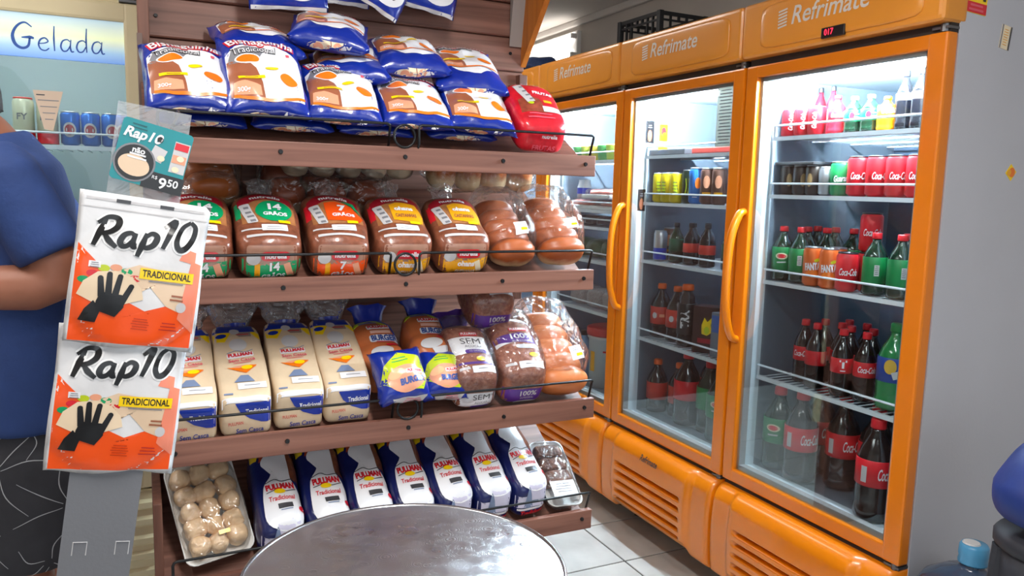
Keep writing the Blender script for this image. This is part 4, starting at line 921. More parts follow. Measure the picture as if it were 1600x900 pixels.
t = thing('cake_tray', 'foam tray of dark brown cake under shiny film', 'cake tray', M=MS(3, 0.985, 0.016, 0.002, -4, 4))
foam_tray(t, 0.098, 0.205, 0.03); CAKE = mat('brown_cake', (110, 66, 44), 0.6, vary=(60, 0.4), bump=(60, 0.5))
for k in range(3):
    b = sbox(8, 5); bmesh.ops.transform(b, matrix=Matrix.Translation((0, 0.085+0.042*k, 0.026)) @ Matrix.Diagonal((0.040, 0.020, 0.018, 1)), verts=b.verts); jitter(b, 0.003, 50, k); obj('cake_piece', b, CAKE, t, True)
Q = flatprint(); Q.rect(0, 0.04, 0.07, 0.05, STICKER, 1); Q.lines(0, 0.055, 0.05, 4, 0.008, 0.002, GREY, 2)
for v in Q.V: v.z += 0.047
Q.build('paper_label', t); cling(t, 0.098, 0.205, 0.05, 5)

# --- blue snack bags hanging from the rail over the rack
def snack_bag(label, x, zb, ang, W=0.19, L=None, y=2.035):
    L = (2.0-zb)/math.cos(R(ang))+0.004
    M = Matrix.Translation((x, y, zb)) @ Matrix.Rotation(R(ang), 4, 'Y') @ Matrix.Rotation(R(90), 4, 'X')
    t = thing('snack_bag', label, 'snack bag', M=M, group='blue snack bags on the hanging rail')
    b = pillow(W, L, 0.035, 18, 22, int(x*50), 0.1, 0.03, 0.003, 0.5); P = Print(b); P.eps = .0014; P.step = .006; obj('bag', b, BLUEBAG, t, True)
    P.rect(0, 0.006, W*0.96, 0.010, LGREY, 1); P.ellipse(0.022, 0.062, 0.052, 0.038, WHITE, 2, -12); P.stroke([(-0.010, 0.055), (0.0, 0.075), (0.008, 0.052), (0.018, 0.072), (0.026, 0.048), (0.036, 0.066), (0.046, 0.045), (0.056, 0.058)], .0035, DGREY, 3)
    P.rect(-0.052, 0.060, 0.052, 0.016, WHITE, 2, 0, .004); P.lines(-0.052, 0.063, 0.046, 2, 0.007, 0.004, PINK, 3)
    P.build('printed_design', t)
snack_bag('blue snack bag hanging level above the roll pile', 0.3425, 1.745, -4)
snack_bag('blue snack bag hanging partly behind its neighbours on the rail', 0.472, 1.778, 0, 0.15, y=2.058)
snack_bag('blue snack bag hanging with one corner dipping low', 0.5305, 1.7765, 27, 0.165, y=2.012)
snack_bag('blue snack bag hanging nearest the orange bracket', 0.692, 1.786, 9, 0.17, y=2.045)

# ================================================================== drinks and goods in the fridges
COLA = mat('cola_bottle', (26, 14, 12), 0.12, coat=0.6); GUAR = mat('green_pet_bottle', (14, 40, 26), 0.12, coat=0.6); ORSODA = mat('orange_soda', (240, 140, 20), 0.15, coat=0.5)
GREENPET = mat('bright_green_pet', (16, 120, 60), 0.14, coat=0.6); DKGLASS = mat('dark_bottle', (20, 20, 24), 0.12, coat=0.6); WATER = mat('blue_water_bottle', (120, 160, 196), 0.12, coat=0.5)
ALU = mat('aluminium', (200, 202, 206), 0.28, 0.9); REDCAP = mat('cap_red', (206, 26, 36), 0.35); REDLAB = mat('label_red', (204, 22, 34), 0.35); GRNLAB = mat('label_green', (12, 120, 62), 0.35)
ORCAP = mat('cap_orange', (232, 96, 34), 0.35); BLKCAP = mat('cap_black', (30, 30, 34), 0.4); GRNCAP = mat('cap_green', (16, 110, 50), 0.4)
def cyl_print(r, z, draw, name, parent):
    """print wrapped round a cylinder of radius r, centred on -y at height z"""
    Q = flatprint(); Q.eps = 0.0004; draw(Q); bent_print(Q, lambda x, y, zz: ((r+0.0004+zz)*math.cos(-math.pi/2+x/r), (r+0.0004+zz)*math.sin(-math.pi/2+x/r), z+y)); return Q.build(name, parent)
def bottle(label, h, r, body, capm, labm, draw=None, lab=(0.30, 0.56), neck=1.0):
    t = thing('soda_bottle', label, 'bottle')
    b = bmesh.new(); lathe(b, [(0, 0.004), (r*.6, 0.0), (r*.92, .004*h/.2), (r, .05*h), (r, .13*h), (r*.955, .17*h), (r*.985, .21*h), (r*.985, .57*h), (r*.96, .62*h), (r*.80, .71*h), (r*.52*neck, .80*h), (r*.36*neck, .86*h), (r*.36*neck, .915*h), (0, .915*h)], 22); obj('body', b, body, t, True)
    b = bmesh.new(); rc = r*.40*neck; lathe(b, [(0, .905*h), (rc, .905*h), (rc*1.04, .92*h), (rc, .985*h), (rc*.9, h), (0, h)], 16); obj('cap', b, capm, t, True)
    b = bmesh.new(); lathe(b, [(r*.99, lab[0]*h), (r*1.012, lab[0]*h+.001), (r*1.012, lab[1]*h-.001), (r*.99, lab[1]*h)], 22); lb = obj('label', b, labm, t, True)
    if draw: cyl_print(r*1.014, (lab[0]+lab[1])/2*h, draw, 'lettering', lb)
    return t
def can(label, h, r, m, draw=None, slim=False, topm=None):
    t = thing('drink_can', label, 'can'); b = bmesh.new(); lathe(b, [(0, .004), (r*.70, 0), (r*.78, .003), (r, .07*h), (r, .90*h), (r*.86, .965*h)], 22); bd = obj('body', b, m, t, True)
    b = bmesh.new(); lathe(b, [(r*.86, .962*h), (r*.90, .975*h), (r*.88, h), (r*.80, h), (r*.78, .975*h), (0, .975*h)], 20); obj('lid', b, topm or ALU, t, True)
    obj('pull_tab', B(-r*.2, r*.2, -r*.35, r*.35, .975*h, .982*h), ALU, t)
    if draw: cyl_print(r, h*.5, draw, 'lettering', bd)
    return t
def D_cola(hh, rr): return lambda Q: Q.text('Coca-Cola', 0, 0, hh, WHITE, 1, 0, shear=0.35, bold=0.015, width=rr)
def D_side(hh, rr):
    def f(Q): Q.text('Coca-Cola', 0.9*rr*0.5, 0, hh, WHITE, 1, 0, shear=0.35, bold=0.015, width=rr); Q.rect(-rr*.62, -hh*.1, hh*.5, hh*1.4, LGREY, 1)
    return f
def D_vert(hh): return lambda Q: (Q.text('Coca-Cola', 0, 0, hh, WHITE, 1, 90, shear=0.35, bold=0.015, width=hh*3.6))
def D_gua(rr):
    def f(Q): Q.ellipse(0, rr*.28, rr*.62, rr*.34, CREAM, 1); Q.ellipse(0, rr*.28, rr*.42, rr*.22, RED, 2); Q.rect(0, -rr*.36, rr*.9, rr*.14, LGREY, 1, 4)
    return f
def D_bar(rr): return lambda Q: (Q.rect(0, 0, rr*.42, rr*1.0, LGREY, 1), Q.lines(0, rr*.36, rr*.32, 5, rr*.17, rr*.05, DGREY, 2))
def D_fanta(rr): return lambda Q: (Q.text('FANTA', 0, 0, rr*.85, WHITE, 2, 6, bold=0.05, width=rr*1.9), Q.ellipse(0, -rr*.9, rr*.8, rr*.5, ORANGE, 1), Q.ellipse(rr*.5, rr*.85, rr*.35, rr*.2, LIME, 1, 20))
K = {}
K['cola250'] = can('', .085, .026, REDLAB, D_vert(.013)); K['cola350'] = can('', .112, .0305, REDLAB, D_cola(.020, .050), topm=mat('dark_can_lid', (60, 58, 60), 0.3, 0.8))
K['fanta'] = can('', .118, .0285, mat('can_orange', (222, 104, 40), 0.35, 0.3), D_fanta(.024)); K['greencan'] = can('', .098, .0300, GRNLAB, lambda Q: Q.text('Guaraná', 0, 0, .018, WHITE, 1, 4, shear=.3, bold=.02, width=.046))
K['greycan'] = can('', .084, .024, ALU); K['yellow'] = can('', .113, .0260, mat('can_yellow', (214, 186, 22), 0.3, 0.4), lambda Q: (Q.rect(0, 0, .012, .05, LIME, 1, 10), Q.lines(0, .02, .02, 4, .012, .003, DGREY, 2)))
K['darkgreen'] = can('', .124, .0265, mat('can_dark_green', (20, 44, 30), 0.3, 0.3), lambda Q: (Q.stroke([(-.006, .03), (-.003, 0), (-.008, -.03)], .003, LIME, 1), Q.stroke([(.006, .03), (.007, 0), (.003, -.03)], .003, LIME, 1)))
K['bluecan'] = can('', .130, .0290, mat('can_blue', (44, 118, 196), 0.3, 0.3), lambda Q: (Q.ellipse(.01, .01, .010, .02, ORANGE, 1), Q.lines(0, -.03, .02, 2, .01, .003, WHITE, 1)))
K['browncan'] = can('', .128, .0280, mat('can_brown', (96, 66, 56), 0.3, 0.3), lambda Q: (Q.ellipse(0, .015, .012, .022, SALMON, 1), Q.rect(0, -.025, .03, .008, MUSTARD, 1)))
K['silverblue'] = can('', .117, .0262, ALU, lambda Q: Q.rect(0, -.030, .07, .044, BLUE, 1))
K['darkpack'] = can('', .090, .0250, mat('can_darkbrown', (52, 42, 36), 0.35, 0.3), lambda Q: Q.ellipse(0, 0, .008, .02, mat('ink_bronze', (150, 120, 80), .4), 1))
K['cola2l'] = bottle('', .285, .050, COLA, REDCAP, REDLAB, D_side(.032, .062), (.36, .62)); K['cola600'] = bottle('', .198, .0310, COLA, REDCAP, REDLAB, D_cola(.018, .050), (.36, .58)); K['colaT'] = bottle('', .198, .0310, COLA, REDCAP, REDLAB, lambda Q: (Q.text('T', 0, .004, .022, WHITE, 1, bold=.05), Q.rect(0, -.014, .014, .003, WHITE, 1)), (.36, .58))
K['gua'] = bottle('', .172, .0325, GUAR, REDCAP, GRNLAB, D_gua(.030), (.20, .62)); K['guab'] = bottle('', .172, .0325, GUAR, REDCAP, GRNLAB, D_bar(.030), (.20, .62)); K['gua2l'] = bottle('', .270, .048, GUAR, REDCAP, GRNLAB, D_gua(.036), (.34, .64))
K['smallcola'] = bottle('', .112, .0250, mat('cola_red_bottle', (190, 30, 44), .25), REDCAP, REDLAB, D_cola(.014, .036), (.36, .60)); K['tallcola'] = bottle('', .160, .0190, mat('cola_red_bottle', (190, 30, 44), .25), BLKCAP, mat('label_pale', (226, 206, 206), .4), None, (.30, .55))
K['smallgua'] = bottle('', .104, .0260, GUAR, mat('cap_clear', (190, 220, 214), .3), mat('label_teal_green', (10, 160, 110), .35), lambda Q: (Q.ellipse(-.006, 0, .007, .009, RED, 1), Q.lines(.008, .004, .014, 2, .008, .003, WHITE, 1)), (.32, .62)); K['smallor'] = bottle('', .094, .0245, ORSODA, YELLOW, mat('label_orange', (236, 130, 30), .35), lambda Q: Q.text('FANTA', 0, 0, .013, WHITE, 1, 4, bold=.05, width=.034), (.40, .75))
K['dark'] = bottle('', .156, .0225, DKGLASS, BLKCAP, mat('label_grey', (120, 118, 120), .4), None, (.50, .62)); K['sprite'] = bottle('', .240, .044, GREENPET, GRNCAP, mat('label_blue', (24, 58, 140), .35), lambda Q: (Q.ellipse(-.02, .01, .016, .020, mat('ink_ochre', (214, 170, 60), .4), 1), Q.rect(-.005, -.012, .018, .02, LGREY, 2, 20)), (.34, .62))
K['redlab2'] = bottle('', .215, .042, DKGLASS, ORCAP, mat('label_brickred', (190, 50, 36), .4), lambda Q: (Q.ellipse(-.012, 0, .010, .012, LGREY, 1), Q.rect(.018, 0, .02, .012, SALMON, 1)), (.26, .58)); K['tra'] = bottle('', .235, .036, DKGLASS, ORCAP, BLACK, lambda Q: Q.text('TRA', 0, .0, .030, WHITE, 1, 90, bold=.05, width=.07), (.20, .70), 1.5)
K['dkred'] = bottle('', .155, .030, DKGLASS, BLKCAP, mat('label_brickred', (190, 50, 36), .4), None, (.30, .52)); K['dkgrn'] = bottle('', .152, .028, GUAR, BLKCAP, mat('label_deepgreen', (18, 66, 44), .4), None, (.30, .60)); K['water'] = bottle('', .230, .040, WATER, BLKCAP, mat('label_steelblue', (90, 130, 180), .4), None, (.40, .60))
def put(k, x, y, z, rz, label, group=None):
    return use(K[k], Matrix.Translation((x, y, z)) @ Matrix.Rotation(R(rz), 4, 'Z'), label, group)
rr = lambda a=10: random.uniform(-a, a)
# fridge with the readout, top shelf (items stand on the wires)
z = Z3[0]+0.0008
for x, y in ((1.828, 1.848), (1.826, 1.794), (1.826, 1.740), (1.884, 1.822)): put('cola250', x, y, z, -48+rr(25), 'small red cola can on the top shelf of the readout fridge', 'small red cola cans, top shelf')
for x, y in ((1.955, 1.854), (1.950, 1.800)): put('tallcola', x, y, z, -48, 'tall slim red bottle with black cap behind the small cola cans', 'tall slim red bottles')
put('smallcola', 1.84, 1.680, z, -46, 'small red cola bottle between cola cans and green bottles')
put('smallgua', 1.842, 1.622, z, -46, 'small green labelled bottle beside the small red cola bottle'); put('smallgua', 1.842, 1.566, z, -46, 'small green labelled bottle beside the orange bottle'); put('smallor', 1.842, 1.512, z, -44, 'small orange soda bottle with yellow cap')
for x, y in ((1.845, 1.462), (1.840, 1.412), (1.838, 1.360)): put('dark', x, y, z, -40, 'slender dark bottle at the hinge end of the top shelf', 'slender dark bottles')
# second shelf
z = Z3[1]+0.0008
for i in range(3):
    for j in range(2): put('darkpack', 1.835+.054*j, 1.848-.052*i, z, -48+rr(30), 'dark brown can in the pack under the tray board', 'dark brown cans in a pack')
tag(obj('tray_board', B(1.80, 1.93, 1.718, 1.874, z+.0908, z+.1000, bev=.002), mat('dark_board', (58, 58, 60), .6), None), 'dark board lying on the pack of brown cans', 'board')
put('greycan', 1.835, 1.694, z, -48, 'plain silver can beside the pack of brown cans'); put('greencan', 1.838, 1.646, z, -46, 'green soda can beside the large red cola cans')
for x, y, lb in ((1.838, 1.585, 'large red cola can beside the green soda can'), (1.838, 1.522, 'large red cola can in the middle of the second shelf row'), (1.838, 1.459, 'large red cola can in the middle of the second shelf row'), (1.838, 1.396, 'large red cola can by the hinge on the second shelf'), (1.902, 1.553, 'large red cola can standing behind the second shelf row'), (1.902, 1.490, 'large red cola can standing behind the second shelf row')): put('cola350', x, y, z, -44+rr(14), lb, 'large red cola cans, second shelf')
BX = mat('carton_pale', (206, 226, 196), .5)
t = thing('carton', 'pale green and blue carton at the back of the second shelf', 'carton', (2.18, 1.74, z)); obj('box', B(-.06, .06, -.10, .10, 0, .115, bev=.003), BX, t); obj('side_label', B(-.0612, -.060, -.10, -.03, .02, .10), BLUE, t)
# third shelf
z = Z3[2]+0.0008
put('gua', 1.828, 1.842, z, -50, 'green labelled guarana bottle with red fruit badge, first in its row'); put('guab', 1.830, 1.772, z, -47, 'green labelled guarana bottle with barcode beside the orange cans')
for x, y in ((1.898, 1.812), (1.905, 1.742), (1.972, 1.842), (1.975, 1.772), (1.975, 1.702)): put('gua', x, y, z, -48+rr(60), 'guarana bottle standing in the back rows of the third shelf', 'guarana bottles in the back rows')
for x, y in ((1.815, 1.705), (1.815, 1.643), (1.874, 1.668)): put('fanta', x, y, z, -46+rr(6), 'orange soda can on the third shelf of the readout fridge', 'orange soda cans')
put('cola350', 1.812, 1.576, z, -44, 'red cola can standing in front of the orange soda cans'); put('cola350', 1.878, 1.560, z, -30, 'red cola can carrying another can on top'); put('cola350', 1.878, 1.560, z+.1125, -44, 'red cola can stacked on top of another can')
put('guab', 1.822, 1.492, z, -42, 'green labelled bottle with barcode beside the red cola can'); put('guab', 1.822, 1.412, z, -36, 'green labelled bottle with barcode at the hinge end of the third shelf'); put('gua', 1.90, 1.455, z, -40, 'guarana bottle behind the two barcode bottles')
# fourth shelf
z = Z3[3]+0.0008
put('cola600', 1.855, 1.752, z, -62, 'cola bottle with red cap, first of the cluster on the fourth shelf'); put('cola600', 1.835, 1.686, z, 60, 'cola bottle turned to show its small print'); put('colaT', 1.832, 1.585, z, -42, 'cola bottle with a large white T on its red label'); put('cola600', 1.850, 1.520, z, -40, 'cola bottle between the T bottle and the green bottle')
for x, y in ((1.92, 1.735), (1.915, 1.665), (1.90, 1.618), (1.918, 1.555), (1.985, 1.70), (1.98, 1.63)): put('cola600', x, y, z, rr(180), 'red capped cola bottle in the back of the fourth shelf cluster', 'cola bottles at the back of the cluster')
put('sprite', 1.850, 1.425, z, -40, 'large green bottle with a blue label'); put('sprite', 1.95, 1.40, z, -30, 'large green bottle behind the blue labelled one')
# bottom of the cavity
z = 0.4468
put('gua2l', 1.845, 1.824, z, -66, 'large green labelled bottle in the bottom of the readout fridge')
for k, (x, y, a, lb) in enumerate(((1.83, 1.715, -44, 'large cola bottle beside the large green labelled bottle'), (1.945, 1.745, -40, 'large cola bottle behind its row at the bottom'), (1.905, 1.620, -46, 'large cola bottle set back in the middle of the bottom row'), (1.915, 1.510, 10, 'large cola bottle with its label turned aside'), (1.800, 1.418, -40, 'large cola bottle standing foremost by the fridge door'))): put('cola2l', x, y, z, a, lb, 'large cola bottles')

# ---- the middle fridge
z = Z2[1]+0.0008
for x, y in ((1.82, 2.500), (1.82, 2.446), (1.82, 2.392), (1.876, 2.47)): put('yellow', x, y, z, -55+rr(20), 'yellow drink can in the middle fridge', 'yellow drink cans')
put('darkgreen', 1.835, 2.338, z, -52, 'black can with green claw marks'); put('bluecan', 1.822, 2.276, z, -52, 'tall blue can beside the brown cans'); put('browncan', 1.822, 2.214, z, -52, 'brown can beside the tall blue can'); put('browncan', 1.822, 2.152, z, -50, 'brown can at the hinge end of its shelf')
z = Z2[2]+0.0008
put('silverblue', 1.822, 2.478, z, -56, 'silver can with a blue lower half'); put('browncan', 1.885, 2.50, z, -50, 'dark can behind the silver and blue can')
for x, y in ((1.835, 2.395), (1.895, 2.37), (1.838, 2.100)): put('dkgrn', x, y, z, rr(90), 'dark green bottle on the third shelf of the middle fridge', 'dark green bottles')
for x, y in ((1.842, 2.315), (1.905, 2.30), (1.835, 2.215)): put('dkred', x, y, z, rr(60), 'dark bottle with brick red label in the middle fridge', 'dark bottles with brick red labels')
z = Z2[3]+0.0008
put('redlab2', 1.862, 2.505, z, -56, 'large dark bottle with red label and orange cap by the fridge wall', 'large dark bottles with red labels'); put('redlab2', 1.868, 2.412, z, -50, 'large dark bottle with red label beside the black TRA bottle', 'large dark bottles with red labels'); put('tra', 1.842, 2.318, z, -48, 'black bottle with orange cap and white vertical letters')
t = thing('flame_carton', 'dark carton with a yellow flame picture', 'carton', M=Matrix.Translation((1.855, 2.195, z)) @ Matrix.Rotation(R(-60), 4, 'Z')); b = B(-.055, .055, -.035, .035, 0, .170, bev=.002); P = Print(b); obj('box', b, mat('carton_maroon', (52, 26, 24), .45), t)
P.frame((0, -.035, .10), (1, 0, 0), (0, 0, 1)); P.poly([(-.02, -.03), (.0, -.035), (.018, -.02), (.012, .005), (.022, .04), (.0, .015), (-.012, .03), (-.022, .0)], YELLOW, 1); P.ellipse(-.002, -.016, .010, .014, LIME, 2); P.rect(0, -.055, .07, .018, MAROON, 1); P.build('printed_design', t)
t = thing('blue_carton', 'pale blue and grey carton by the hinge side of the middle fridge', 'carton', (1.85, 2.085, z)); obj('box', B(-.045, .045, -.05, .05, 0, .16, bev=.003), mat('carton_grey', (120, 128, 140), .5), t); obj('side_label', B(-.0462, -.045, -.045, .045, .09, .15), mat('ink_steel', (60, 100, 170), .4), t)
z = 0.4468
for k, (kk, x, y) in enumerate((('redlab2', 1.86, 2.505), ('redlab2', 1.90, 2.415), ('cola2l', 1.975, 2.31), ('cola2l', 1.86, 2.315))): put(kk, x, y, z, 150+rr(40), 'large dark bottle in the shaded bottom of the middle fridge', 'large dark bottles, bottom of the middle fridge')
put('gua2l', 1.88, 2.208, z, 170, 'large dark bottle beside the green badge bottle'); put('gua2l', 1.845, 2.110, z, -56, 'large green bottle with a red fruit badge by the hinge')
# papers and stickers in the middle fridge
t = thing('price_list', 'printed price list taped inside the middle fridge door', 'paper list', M=Matrix.Translation((FX+.0145, 2.018, 1.575)) @ Matrix.Rotation(R(-90), 4, 'Z') @ Matrix.Rotation(R(90), 4, 'X'))
obj('sheet', B(-.042, .042, -.095, .095, -.0005, .0005), paper('paper_greenish', (236, 238, 228), .8), t); Q = flatprint(); Q.lines(0, .085, .064, 17, .0105, .0032, GREY, 2)
for v in Q.V: v.z += .0006
Q.build('printed_lines', t)
def liner_sticker(label, cx, cz, w_, h_, m, draw, k=1):
    t = thing('fridge_sticker', label, 'sticker', M=Matrix.Translation((cx, FY+FW*(k+1)-0.0408, cz)) @ Matrix.Rotation(R(90), 4, 'X')); obj('backing', B(-w_/2, w_/2, -h_/2, h_/2, -.0003, .0004), m, t); Q = flatprint(); draw(Q)
    for v in Q.V: v.z += .0006
    Q.build('printed_design', t)
dk = lambda Q: (Q.ellipse(0, -.015, .010, .022, BROWN, 1), Q.lines(0, .025, .018, 2, .008, .003, GREY, 1))
liner_sticker('tall black sticker high on the inner wall of the middle fridge', 1.800, 1.560, .040, .085, BLACK, dk); liner_sticker('tall black sticker low on the inner wall of the middle fridge', 1.775, 1.295, .036, .085, BLACK, dk)
fl_ = lambda Q: (Q.ellipse(0, .004, .013, .018, RED, 1), Q.ellipse(.004, -.008, .007, .009, YELLOW, 2))
liner_sticker('yellow and red round sticker beside the tall black sticker', 1.865, 1.560, .040, .065, YELLOW, fl_); liner_sticker('small yellow sticker under the round yellow and red one', 1.865, 1.490, .046, .030, MUSTARD, lambda Q: Q.rect(.01, 0, .02, .02, ORANGE, 1))
z = Z2[0]+.0008
for k, (x, y, c, lb) in enumerate(((1.86, 2.44, (60, 62, 66), 'flat dark folder on the top shelf of the middle fridge'), (1.86, 2.18, (170, 60, 50), 'flat red packet on the top shelf of the middle fridge'))): tag(obj('flat_packet', B(x-.06, x+.12, y-.11, y+.11, z, z+.022, bev=.004), mat('packet_%d' % k, c, .4), None), lb, 'packet')

# ---- the far fridge
z = Z1[0]+.0008
for k, y in enumerate((3.14, 3.07, 3.0, 2.93, 2.86)): tag(obj('yogurt_tub', lathe(bmesh.new(), [(0, 0), (.024, 0), (.03, .06), (.032, .062), (.032, .067), (0, .067)], 16), mat(('tub_green', 'tub_lime', 'tub_yellow')[k % 3], ((70, 150, 80), (190, 206, 80), (230, 206, 90))[k % 3], .4), None, True), ('green lidded yogurt tub', 'lime yogurt tub', 'yellow yogurt tub')[k % 3]+' on the top shelf of the far fridge', 'tub', 'yogurt tubs on the top shelf').location = (1.83, y, z)
z = Z1[1]+.0008
for k, y in enumerate((3.16, 3.11)):
    t = thing('yogurt_bottle', 'white yogurt bottle with a blue sleeve in the far fridge', 'bottle', (1.86, y, z+.047), 'white and blue yogurt bottles'); obj('body', lathe(bmesh.new(), [(0, 0), (.02, 0), (.021, .05), (.014, .07), (.014, .085), (0, .085)], 14), WHITE, t, True); obj('sleeve', lathe(bmesh.new(), [(.0214, .02), (.0214, .048)], 14), BLUE, t, True)
def meat_tray(x, y, z, label, g):
    t = thing('meat_tray', label, 'meat tray', (x, y, z), g); b = bmesh.new(); box(b, -.08, .08, -.115, .115, 0, .018, bev=.006); obj('foam_tray', b, FOAM, t); b = sbox(8, 3); bmesh.ops.transform(b, matrix=Matrix.Translation((0, 0, .027)) @ Matrix.Diagonal((.068, .10, .014, 1)), verts=b.verts); jitter(b, .006, 30, int(y*90)); obj('meat', b, mat('raw_meat', (176, 74, 60), .35, vary=(30, .35, (214, 150, 140))), t, True)
    b = sbox(8, 4); bmesh.ops.transform(b, matrix=Matrix.Translation((0, 0, .024)) @ Matrix.Diagonal((.082, .117, .0235, 1)), verts=b.verts); obj('cling_film', b, FILM, t, True)
for k, (y, dz) in enumerate(((3.08, 0.0), (2.845, 0.0))): meat_tray(1.87, y, z+dz, 'foam meat tray lying on the far fridge wire shelf', 'meat trays, lower layer')
meat_tray(1.87, 2.93, z+.0485, 'foam meat tray stacked on top of two others', None)
z = Z1[2]+.0008
for k, y in enumerate((3.13, 3.02, 2.91, 2.80)): tag(obj('dark_packet', jitter(sbox(8, 4), .05, 2, k), mat('vacuum_pack_dark', (58, 66, 82), .25, coat=.4, vary=(20, .3)), None, True), 'dark vacuum packet lying in the far fridge', 'packet', 'dark vacuum packets').matrix_basis = Matrix.Translation((1.87, y, z+.0235)) @ Matrix.Diagonal((.06, .048, .022, 1))
z = Z1[3]+.0008
for k, y in enumerate((3.12, 2.99, 2.86)): tag(obj('leafy_packet', jitter(sbox(10, 3), .12, 3, k+5), mat('leafy_green', (52, 84, 60), .4, vary=(30, .4)), None, True), 'green leafy packet in the far fridge', 'packet', 'green leafy packets').matrix_basis = Matrix.Translation((1.87, y, z+.046)) @ Matrix.Diagonal((.06, .056, .042, 1))
z = Z1[4]+.0008
for k, y in enumerate((3.10, 2.95, 2.82)): tag(obj('pale_packet', jitter(sbox(10, 4), .06, 3, k+9), mat('pale_film_pack', (176, 178, 180), .3, coat=.4, vary=(16, .2, (120, 84, 76))), None, True), 'pale wrapped packet above the bucket in the far fridge', 'packet', 'pale wrapped packets').matrix_basis = Matrix.Translation((1.87, y, z+.047)) @ Matrix.Diagonal((.065, .06, .044, 1))
t = thing('bucket', 'white plastic bucket with red lid in the bottom of the far fridge', 'bucket', (1.90, 2.93, .4468)); b = bmesh.new(); lathe(b, [(0, 0), (.088, 0), (.094, .22), (.10, .222), (.10, .235), (0, .235)], 28); obj('tub', b, mat('bucket_white', (214, 216, 216), .45), t, True)
b = bmesh.new(); lathe(b, [(.0, .236), (.103, .236), (.105, .245), (.105, .268), (.098, .272), (0, .270)], 28); obj('lid', b, mat('lid_red', (196, 50, 50), .4), t, True)
cyl_print(.0925, .12, lambda Q: (Q.rect(-.055, 0, .03, .09, MUSTARD, 1), Q.rect(.03, -.03, .02, .04, GREY, 1), Q.rect(.02, .05, .035, .008, RED, 1)), 'label', t); t.rotation_euler = (0, 0, 0); t.matrix_basis = Matrix.Translation((1.90, 2.93, .4468)) @ Matrix.Rotation(R(-52), 4, 'Z')
for x, y in ((1.86, 3.085), (1.87, 3.18)): put('water', x, y, .4468, -55, 'blue water bottle beside the red lidded bucket', 'blue water bottles')

# ================================================================== round metal table
def table():
    t = thing('round_table', 'round table with a brushed swirled steel top', 'table', (0.388, 1.20, 0)); z = 0.68; r = 0.274
    m = bpy.data.materials.new('swirled_steel'); m.use_nodes = True; N = m.node_tree.nodes; L = m.node_tree.links; p = N['Principled BSDF']; p.inputs['Metallic'].default_value = 1.0; p.inputs['Base Color'].default_value = (0.78, 0.80, 0.83, 1); p.inputs['Roughness'].default_value = 0.24
    tc = N.new('ShaderNodeTexCoord'); v = N.new('ShaderNodeTexVoronoi'); v.inputs['Scale'].default_value = 24; n = N.new('ShaderNodeTexNoise'); n.inputs['Scale'].default_value = 9; n.inputs['Detail'].default_value = 6
    L.new(tc.outputs['Object'], v.inputs[0]); L.new(tc.outputs['Object'], n.inputs[0])
    mr = N.new('ShaderNodeMapRange'); mr.inputs['To Min'].default_value = 0.20; mr.inputs['To Max'].default_value = 0.42; L.new(n.outputs[0], mr.inputs[0]); L.new(mr.outputs[0], p.inputs['Roughness'])
    wv = N.new('ShaderNodeMath'); wv.operation = 'SINE'; ml = N.new('ShaderNodeMath'); ml.operation = 'MULTIPLY'; ml.inputs[1].default_value = 120; L.new(v.outputs['Distance'], ml.inputs[0]); L.new(ml.outputs[0], wv.inputs[0])
    bn = N.new('ShaderNodeBump'); bn.inputs['Strength'].default_value = 0.10; bn.inputs['Distance'].default_value = 0.003; L.new(wv.outputs[0], bn.inputs['Height']); L.new(bn.outputs[0], p.inputs['Normal'])
    b = bmesh.new(); lathe(b, [(0, z), (r-.006, z)], 72); obj('top', b, m, t)
    b = bmesh.new(); lathe(b, [(r-.006, z), (r-.003, z+.0035), (r, z+.002), (r+.001, z-.004), (r, z-.026), (r-.004, z-.028), (r-.006, z-.026), (r-.0065, z-.002)], 72); obj('rim', b, mat('rim_steel', (190, 190, 194), .25, .95), t, True)
    b = bmesh.new(); lathe(b, [(0, z-.026), (r-.008, z-.026), (r-.008, z-.004)], 48); obj('underside', b, mat('table_underside', (60, 56, 54), .7), t)
    b = bmesh.new(); lathe(b, [(0, .03), (.03, .03), (.03, z-.026), (0, z-.026)], 20); obj('column', b, mat('rim_steel', (190, 190, 194), .25, .95), t, True)
    for k in range(4):
        a = R(45+90*k); b = bmesh.new(); tube(b, catmull([(.02*math.cos(a), .02*math.sin(a), .07), (.12*math.cos(a), .12*math.sin(a), .05), (.22*math.cos(a), .22*math.sin(a), .012)], 5), .012, 8); obj('foot', b, BLACKMETAL, t, True)
table()

# ================================================================== cream cooler on the left
CREAMM = mat('cooler_cream', (214, 198, 158), .4, vary=(3, .06)); CLINER = mat('cooler_liner', (178, 194, 198), .5)
t = cooler = thing('drinks_cooler', 'cream drinks cooler with a lit blue lettered sign over its glass door', 'fridge', (-0.30, 2.50, 0))
CX0, CX1 = -0.34, 0.32
b = bmesh.new(); box(b, CX0, CX0+.03, .03, .62, .22, 1.86); box(b, CX1-.03, CX1, .03, .62, .22, 1.86); box(b, CX0, CX1, .59, .62, .22, 1.86); box(b, CX0, CX1, .03, .62, 1.80, 1.86); box(b, CX0, CX1, .03, .62, .22, .40); obj('cabinet', b, CREAMM, t)
b = bmesh.new(); box(b, CX0+.03, CX1-.03, .585, .59, .40, 1.80); box(b, CX0+.03, CX0+.035, .03, .59, .40, 1.80); box(b, CX1-.035, CX1-.03, .03, .59, .40, 1.80); box(b, CX0+.03, CX1-.03, .03, .59, .40, .405); obj('liner', b, CLINER, t)
